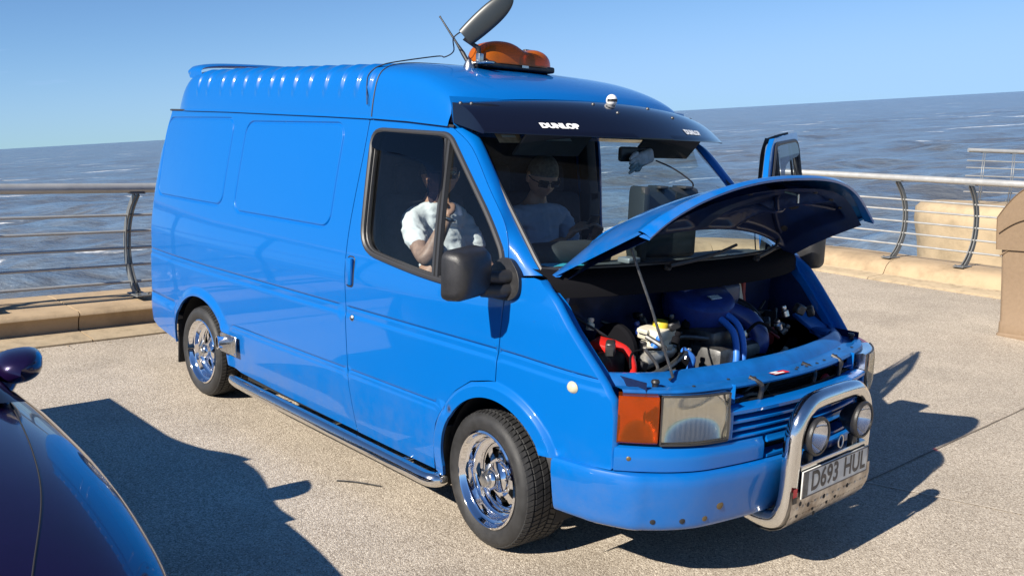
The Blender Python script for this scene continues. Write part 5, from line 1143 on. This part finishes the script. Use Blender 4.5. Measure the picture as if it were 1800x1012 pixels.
# ------------------------------------------------------------------ people
SKIN = pbr('skin', (.46, .25, .165), .5, var=.12, vscale=20); SKIN2 = pbr('skin_tattooed', (.36, .22, .16), .55, var=.35, vscale=26)
def skin_mesh(nodes, edges, sub=2):
    names = list(nodes); bm = bmesh.new(); ly = bm.verts.layers.skin.verify(); vs_ = {}
    for n_ in names:
        p, r_ = nodes[n_]; v_ = bm.verts.new(p); vs_[n_] = v_; rr_ = r_ if isinstance(r_, tuple) else (r_, r_); v_[ly].radius = rr_; v_[ly].use_root = (n_ == names[0])
    for a, b_ in edges: bm.edges.new((vs_[a], vs_[b_]))
    me_ = bpy.data.meshes.new('sk'); bm.to_mesh(me_); bm.free(); ob = bpy.data.objects.new('sk', me_); COL.objects.link(ob)
    ob.modifiers.new('s', 'SKIN').use_smooth_shade = True; ss = ob.modifiers.new('u', 'SUBSURF'); ss.levels = sub
    dg = bpy.context.evaluated_depsgraph_get(); ev = bpy.data.meshes.new_from_object(ob.evaluated_get(dg))
    V = [tuple(v_.co) for v_ in ev.vertices]; F = [tuple(p.vertices) for p in ev.polygons]
    bpy.data.objects.remove(ob); bpy.data.meshes.remove(me_); bpy.data.meshes.remove(ev); return V, F
from mathutils import noise as mnoise
def remesh(name, V, F, mat, parent, vox=.008, sm=4, fold=0.):
    ob = make(name, V, F, mat, None); m_ = ob.modifiers.new('r', 'REMESH'); m_.mode = 'VOXEL'; m_.voxel_size = vox; k = ob.modifiers.new('s', 'SMOOTH'); k.iterations = sm; k.factor = .5
    dg = bpy.context.evaluated_depsgraph_get(); ev = bpy.data.meshes.new_from_object(ob.evaluated_get(dg)); old = ob.data; ob.modifiers.clear(); ob.data = ev; bpy.data.meshes.remove(old)
    if not ev.materials:
        for mm_ in (mat if isinstance(mat, (list, tuple)) else [mat]): ev.materials.append(mm_)
    if fold:   # creases in the cloth
        nn_ = [v_.normal.copy() for v_ in ev.vertices]
        for v_, n_ in zip(ev.vertices, nn_):
            p_ = v_.co; a_ = mnoise.noise(Vector((p_.x*9, p_.y*9, p_.z*26))); b_ = mnoise.noise(Vector((p_.x*22+7, p_.y*22, p_.z*16+p_.x*20)))
            v_.co = p_+n_*fold*((1-abs(a_)*2.2)*.8+(1-abs(b_)*2.2)*.5-.6)
        ev.update()
    ev.shade_smooth(); ob.parent = parent; return ob
def head_mesh(M):
    rows = []
    for i in range(25):
        ph = -math.pi/2+math.pi*i/24; row = []
        for k in range(40):
            a = 2*math.pi*k/40; x, y, z = math.cos(ph)*math.cos(a), math.cos(ph)*math.sin(a), math.sin(ph)
            X_, Y_, Z_ = x*.100, y*.077, z*.118
            if z < 0: X_ *= 1-.18*z*z if x > 0 else 1-.35*abs(z); Y_ *= 1-.28*z*z
            fr_ = max(0, x)**3
            X_ += fr_*(.024*math.exp(-((y/.16)**2+((z+.12)/.20)**2))+.006*math.exp(-((y/.5)**2+((z-.22)/.10)**2))-.010*math.exp(-(((abs(y)-.36)/.16)**2+((z-.05)/.11)**2))+.007*math.exp(-((y/.3)**2+((z+.48)/.10)**2))+.014*math.exp(-((y/.35)**2+((z+.80)/.16)**2)))
            row.append((X_, Y_, Z_))
        rows.append(row)
    v, f = grid(rows, True)
    ears = [xf(box((0, 0, 0), (.035, .018, .062), .008, 2, (0, .2, s*.3)), Matrix.Translation((-.008, s*.080, -.005))) for s in (-1, 1)]
    return xf(merge((v, f), *ears), M)
def hand_nodes(w_, d1, up, curl=.5, side_=1):
    """palm and five bent fingers from the wrist w_ along d1, palm normal up"""
    d1 = Vector(d1).normalized(); up = Vector(up); up = (up-d1*up.dot(d1)).normalized(); sd = d1.cross(up)*side_; w_ = Vector(w_); parts = []
    palm = {'a': (w_, (.027, .02)), 'b': (w_+d1*.045, (.036, .018)), 'c': (w_+d1*.085, (.038, .016))}; parts.append(skin_mesh(palm, [('a', 'b'), ('b', 'c')], 2))
    for k, ln in enumerate((.068, .078, .074, .058)):
        o_ = sd*(.030-.020*k); p0 = w_+d1*.082+o_; a1, a2 = curl*.7, curl*1.6
        p1 = p0+(d1*math.cos(a1)-up*math.sin(a1))*ln*.5; p2 = p1+(d1*math.cos(a2)-up*math.sin(a2))*ln*.5
        parts.append(skin_mesh({'a': (w_+d1*.06+o_*.8, .009), 'b': (p0, .0095), 'c': (p1, .009), 'd': (p2, .0075)}, [('a', 'b'), ('b', 'c'), ('c', 'd')], 2))
    t0 = w_+d1*.025+sd*.026; t1 = t0+(d1*.6+sd*.8-up*.3).normalized()*.035; t2 = t1+(d1*.9+sd*.1-up*.6*curl).normalized()*.032
    parts.append(skin_mesh({'a': (t0, .012), 'b': (t1, .011), 'c': (t2, .0085)}, [('a', 'b'), ('b', 'c')], 2)); return parts
def person(label, hip, neck, head, hrot, Rarm, Larm, shirt, trousers, hair=None, handR=None, handL=None, arm_mat=None):
    root = thing('person', label, 'person', (hip[0], hip[1], hip[2]-.12), 'people in the cab')
    inv = Matrix.Translation(-Vector(root.location)); H_, N_ = Vector(hip), Vector(neck)
    ch = H_.lerp(N_, .72); wa = H_.lerp(N_, .35); sh = H_.lerp(N_, .90)
    Rs, Re, Rw = (Vector(p) for p in Rarm); Ls, Le, Lw = (Vector(p) for p in Larm)
    nd = {'hip': (H_, (.145, .115)), 'wa': (wa, (.130, .100)), 'ch': (ch, (.122, .098)), 'sh': (sh, (.09, .07)), 'nk': (N_, .058), 'nt': (Vector(head)+Vector((-.02, 0, -.06)), .054),
          'rs': (Rs, .058), 're': (Re, .043), 'rf': (Re.lerp(Rw, .4), .042), 'rw': (Rw, .027), 'ls': (Ls, .058), 'le': (Le, .043), 'lf': (Le.lerp(Lw, .4), .042), 'lw': (Lw, .027),
          'rk': (H_+Vector((.43, -.13, .06)), .075), 'ra': (H_+Vector((.55, -.13, -.36)), .05), 'lk': (H_+Vector((.43, .13, .06)), .075), 'la': (H_+Vector((.55, .13, -.36)), .05), 'rh': (H_+Vector((.06, -.10, -.01)), .10), 'lh': (H_+Vector((.06, .10, -.01)), .10), 'rt': (H_+Vector((.65, -.13, -.40)), .04), 'lt': (H_+Vector((.65, .13, -.40)), .04)}
    ed = [('hip', 'wa'), ('wa', 'ch'), ('ch', 'sh'), ('sh', 'nk'), ('nk', 'nt'), ('sh', 'rs'), ('rs', 're'), ('re', 'rf'), ('rf', 'rw'), ('sh', 'ls'), ('ls', 'le'), ('le', 'lf'), ('lf', 'lw'), ('hip', 'rh'), ('rh', 'rk'), ('rk', 'ra'), ('ra', 'rt'), ('hip', 'lh'), ('lh', 'lk'), ('lk', 'la'), ('la', 'lt')]
    parts = [skin_mesh(nd, ed, 2), head_mesh(Matrix.Translation(head) @ Euler(hrot).to_matrix().to_4x4())]
    for hd, w_ in ((handR, Rw), (handL, Lw)):
        if hd: parts += hand_nodes(w_, *hd)
    body = remesh('body', *merge(*parts), [SKIN, arm_mat or SKIN], None, .0075); body.parent = root; body.matrix_parent_inverse = inv
    if arm_mat:
        for p in body.data.polygons:
            c_ = p.center
            if (c_-Re.lerp(Rw, .45)).length < .14 and (c_-Rs).length > .18: p.material_index = 1
    # shirt: torso, yoke and sleeves as one cloth shell
    g = .014; sn = {'hip': (H_+Vector((0, 0, .02)), (.145+g, .115+g)), 'wa': (wa, (.133+g, .103+g)), 'ch': (ch, (.123+g, .10+g)), 'sh': (sh, (.09+g, .07+g)), 'nk': (N_-Vector((0, 0, .035)), .066)}
    se = [('hip', 'wa'), ('wa', 'ch'), ('ch', 'sh'), ('sh', 'nk')]
    for q, (S_, E_) in (('r', (Rs, Re)), ('l', (Ls, Le))):
        sn[q+'s'] = (S_, .056+g); sn[q+'e'] = (S_.lerp(E_, .72), .047+g); se += [('sh', q+'s'), (q+'s', q+'e')]
    so_ = remesh('shirt', *skin_mesh(sn, se, 2), shirt, None, .008, 8, .009); so_.parent = root; so_.matrix_parent_inverse = inv
    tn = {'hip': (H_, (.165, .135)), 'rh': (H_+Vector((.06, -.10, -.01)), .112), 'rk': (H_+Vector((.43, -.13, .06)), .088), 'ra': (H_+Vector((.545, -.13, -.32)), .07), 'lh': (H_+Vector((.06, .10, -.01)), .112), 'lk': (H_+Vector((.43, .13, .06)), .088), 'la': (H_+Vector((.545, .13, -.32)), .07)}
    to_ = remesh('trousers', *skin_mesh(tn, [('hip', 'rh'), ('rh', 'rk'), ('rk', 'ra'), ('hip', 'lh'), ('lh', 'lk'), ('lk', 'la')], 2), trousers, None, .016, 4); to_.parent = root; to_.matrix_parent_inverse = inv
    HM_ = Matrix.Translation(head) @ Euler(hrot).to_matrix().to_4x4()
    gls = merge(*[xf(box((.100, s*.034, .006), (.008, .052, .040), .003, 2, (0, .1, s*.25)), HM_) for s in (-1, 1)], *[xf(tube([(.098, s*.06, .012), (.06, s*.082, .012), (-.01, s*.086, .01)], .003, 6), HM_) for s in (-1, 1)], xf(tube([(.104, -.012, .012), (.104, .012, .012)], .003, 6), HM_))
    so2 = make('sunglasses', *gls, pbr('dark_lens', (.01, .01, .012), .1, coat=1), None); so2.parent = root; so2.matrix_parent_inverse = inv
    if hair:
        rows = []
        for i in range(12):
            ph = .05+(math.pi/2-.05)*i/11; rows.append([(math.cos(ph)*math.cos(a)*.105-.008, math.cos(ph)*math.sin(a)*.082, math.sin(ph)*.124+.002+(.035 if math.cos(a) > .3 else -.02)*math.cos(ph)*abs(math.cos(a))) for a in np.linspace(0, 2*math.pi, 30, endpoint=False)])
        ho_ = make('hair', *xf(grid(rows, True), HM_), hair, None); ho_.parent = root; ho_.matrix_parent_inverse = inv
    return root, inv
SHIRTW = pbr('white_cotton', (.84, .84, .84), .9, var=.06, vscale=14, bump=1.0, bscale=13); SHIRTB = pbr('pale_blue_cotton', (.42, .47, .60), .9, var=.08, vscale=14, bump=1.0, bscale=13); JEANS = pbr('dark_denim', (.02, .025, .05), .9)
r1, inv1 = person('driver in a white t-shirt with tattooed forearm raised to his face', (-.90, -.46, .91), (-1.01, -.45, 1.355), (-.995, -.45, 1.505), (0, .02, .35),
    ((-1.0, -.625, 1.275), (-.73, -.73, 1.10), (-.715, -.60, 1.325)), ((-1.01, -.285, 1.265), (-.86, -.22, 1.02), (-.62, -.30, .99)), SHIRTW, JEANS, pbr('cropped_dark_hair', (.05, .035, .028), .9, var=.4, vscale=80),
    handR=((-.55, .45, .65), (.6, .5, .3), .8, -1), handL=((.9, -.2, -.1), (0, 0, 1), .5, 1), arm_mat=SKIN2)
wt = make('wrist_watch', *tube([(-.716+.034*math.cos(a), -.612+.034*math.sin(a), 1.305-.012*math.sin(a)) for a in np.linspace(0, 2*math.pi, 20, endpoint=False)], .008, 8, closed=True), STEEL, None); wt.parent = r1; wt.matrix_parent_inverse = inv1
r2, inv2 = person('passenger in a pale blue shirt and sunglasses looking down at a phone', (-.78, .13, .90), (-.87, .12, 1.36), (-.80, .10, 1.505), (0, .42, -.35),
    ((-.86, -.08, 1.275), (-.76, -.14, 1.03), (-.53, .03, 1.20)), ((-.86, .32, 1.275), (-.74, .36, 1.03), (-.50, .20, 1.20)), SHIRTB, JEANS, pbr('grey_hair', (.16, .15, .14), .8, var=.4, vscale=60),
    handR=((.45, .25, .6), (-.3, -.8, .3), .7, -1), handL=((.45, -.25, .6), (-.3, .8, .3), .7, 1))
ph = thing('mobile_phone', 'dark mobile phone held by the passenger in the pale blue shirt', 'phone', (-.455, .12, 1.275))
make('phone_body', *box((0, 0, 0), (.012, .066, .13), .005, 2, (0, .6, 0)), BLACK, ph); make('phone_screen', *xf(box((0, 0, 0), (.002, .058, .11)), Matrix.Translation((-.0062, 0, -.0036)) @ Euler((0, .6, 0)).to_matrix().to_4x4()), VISOR, ph)
# ------------------------------------------------------------------ purple car in the foreground
CARP = pbr('purple_flip_paint', (.012, .004, .042), .25, .5, 1.0, var=.15, vscale=4); CARG = pbr('car_dark_glass', (.006, .006, .009), .04, 0, 1)
CY = -3.20; car = thing('parked_car', 'dark purple low sports car parked beside the van in the left foreground', 'car', (-1.2, CY, 0)); ci = Matrix.Translation((1.2, -CY, 0))
def cput(o_): o_.parent = car; o_.matrix_parent_inverse = ci; return o_
def csec(x): return (float(np.interp(x, [-3.2, -3.1, -2.85, -2.4, -1.6, -.9, -.4, 0, .4, .75, .95, 1.05], [.40, .48, .60, .70, .77, .80, .78, .735, .655, .555, .46, .40])), float(np.interp(x, [-3.2, -3.1, -2.85, -2.4, -1.6, -.9, -.4, 0, .4, .75, .95, 1.05], [.30, .46, .68, .82, .87, .872, .862, .835, .785, .68, .52, .36])))
xs_ = np.linspace(-3.2, 1.05, 92); sm_ = np.array([csec(x) for x in xs_])
for _ in range(14): sm_[1:-1] = (sm_[:-2]+2*sm_[1:-1]+sm_[2:])/4
def ctop(x, dy):
    zt = np.interp(x, xs_, sm_[:, 0]); w_ = np.interp(x, xs_, sm_[:, 1]); return .42+(zt-.42)*max(0, 1-min(1, abs(dy)/w_)**2.8)**(1/2.8)
rows = []
for x, (zt, w_) in zip(xs_, sm_):
    row = []
    for th in np.linspace(0, math.pi, 61):
        cy, cz = sup(th, 2.8); row.append((x, CY+cy*w_, .42+(zt-.42)*cz))
    lo = [(x, CY+w_*(1-.10*k*k), .42-.27*k) for k in (1, .8, .55, .25)]; hi_ = [(x, CY-w_*(1-.10*k*k), .42-.27*k) for k in (.25, .55, .8, 1)]
    rows.append(lo+row+hi_)
cput(make('car_body', *grid(rows), CARP, None, angle=60))
def gsec(x): return float(np.interp(x, [-3.0, -2.6, -2.2, -1.9, -1.55, -1.3, -1.0, -.65], [.68, .73, .80, .92, 1.09, 1.11, 1.0, .76]))
gx_ = np.linspace(-3.0, -.65, 40); gz_ = np.array([gsec(x) for x in gx_])
for _ in range(12): gz_[1:-1] = (gz_[:-2]+2*gz_[1:-1]+gz_[2:])/4
rows = [[(x, CY+sup(th, 2.6)[0]*(.70-.14*sup(th, 2.6)[1]), .74+(z-.74)*sup(th, 2.6)[1]) for th in np.linspace(0, math.pi, 41)] for x, z in zip(gx_, gz_)]
cput(make('cabin_glass', *grid(rows), CARG, None, angle=60))
rows = [[(x, CY+u*.46, z+.004-.05*abs(u)**3) for u in np.linspace(-1, 1, 17)] for x, z in zip(gx_[10:27], gz_[10:27])]
cput(make('car_roof', *grid(rows), CARP, None))
sl_ = [(x, CY+dy, ctop(x, dy)+.0005) for x, dy in [(p.x, p.y) for p in smooth_path([(-.95, .70, 0), (-.6, .655, 0), (-.2, .60, 0), (.1, .54, 0), (.4, .44, 0), (.6, .36, 0), (.8, .22, 0), (.86, 0, 0)], 8)]]
cput(make('bonnet_shut_line', *tube(sl_, .0022, 6), MATT, None))
cput(make('side_repeater', *box((.02, CY+.833, .47), (.06, .010, .020), .005, 2, (0, .05, -.05)), pbr('smoked_lens', (.05, .008, .008), .15, coat=1), None))
MM = Matrix.Translation((-.96, -2.445, .785)) @ Euler((0, 0, -.15)).to_matrix().to_4x4(); rows = []
for k, x in enumerate(np.linspace(-.075, .085, 12)):
    u = (x+.075)/.16; sc = (1-u**2.6)**.5 if u < 1 else .02; sc = max(sc, .02); rows.append([(x, .088*sc*math.copysign(abs(math.cos(a))**.8, math.cos(a)), .062*sc*math.copysign(abs(math.sin(a))**.8, math.sin(a))+.012*math.cos(a)) for a in np.linspace(0, 2*math.pi, 28, endpoint=False)])
v, f = grid(rows, True); f.append(tuple(range(27, -1, -1)))
mo = cput(make('door_mirror', *xf((v, f), MM), CARP, None, angle=60))
cput(make('mirror_stalk', *tube([(-.95, -2.48, .755), (-.93, -2.50, .72), (-.91, -2.52, .68)], [.035, .028, .04], 12), CARP, None))
for x in (-2.75, .10):
    for s in (-1, 1):
        cput(make('car_wheel', *xf(lathe([(.0, .02), (.17, .02), (.18, .0), (.24, -.005), (.27, .02), (.28, .06), (.28, .16), (.27, .2), (.18, .2), (0, .2)], 40, 'y'), Matrix.Translation((x, CY+s*.66, .28)) @ (Matrix.Scale(-1, 4, (0, 1, 0)) if s > 0 else Matrix())), RUBBER, None, angle=40))
# ------------------------------------------------------------------ small litter on the paving
tw = make('twig', *tube(smooth_path([(-.99, -1.05, .006), (-.93, -1.0, .008), (-.86, -.955, .007), (-.80, -.92, .006)], 5), .004, 6), DARKMETAL, None); tag(tw, 'thin dark twig lying on the paving beside the parked car shadow', 'twig')
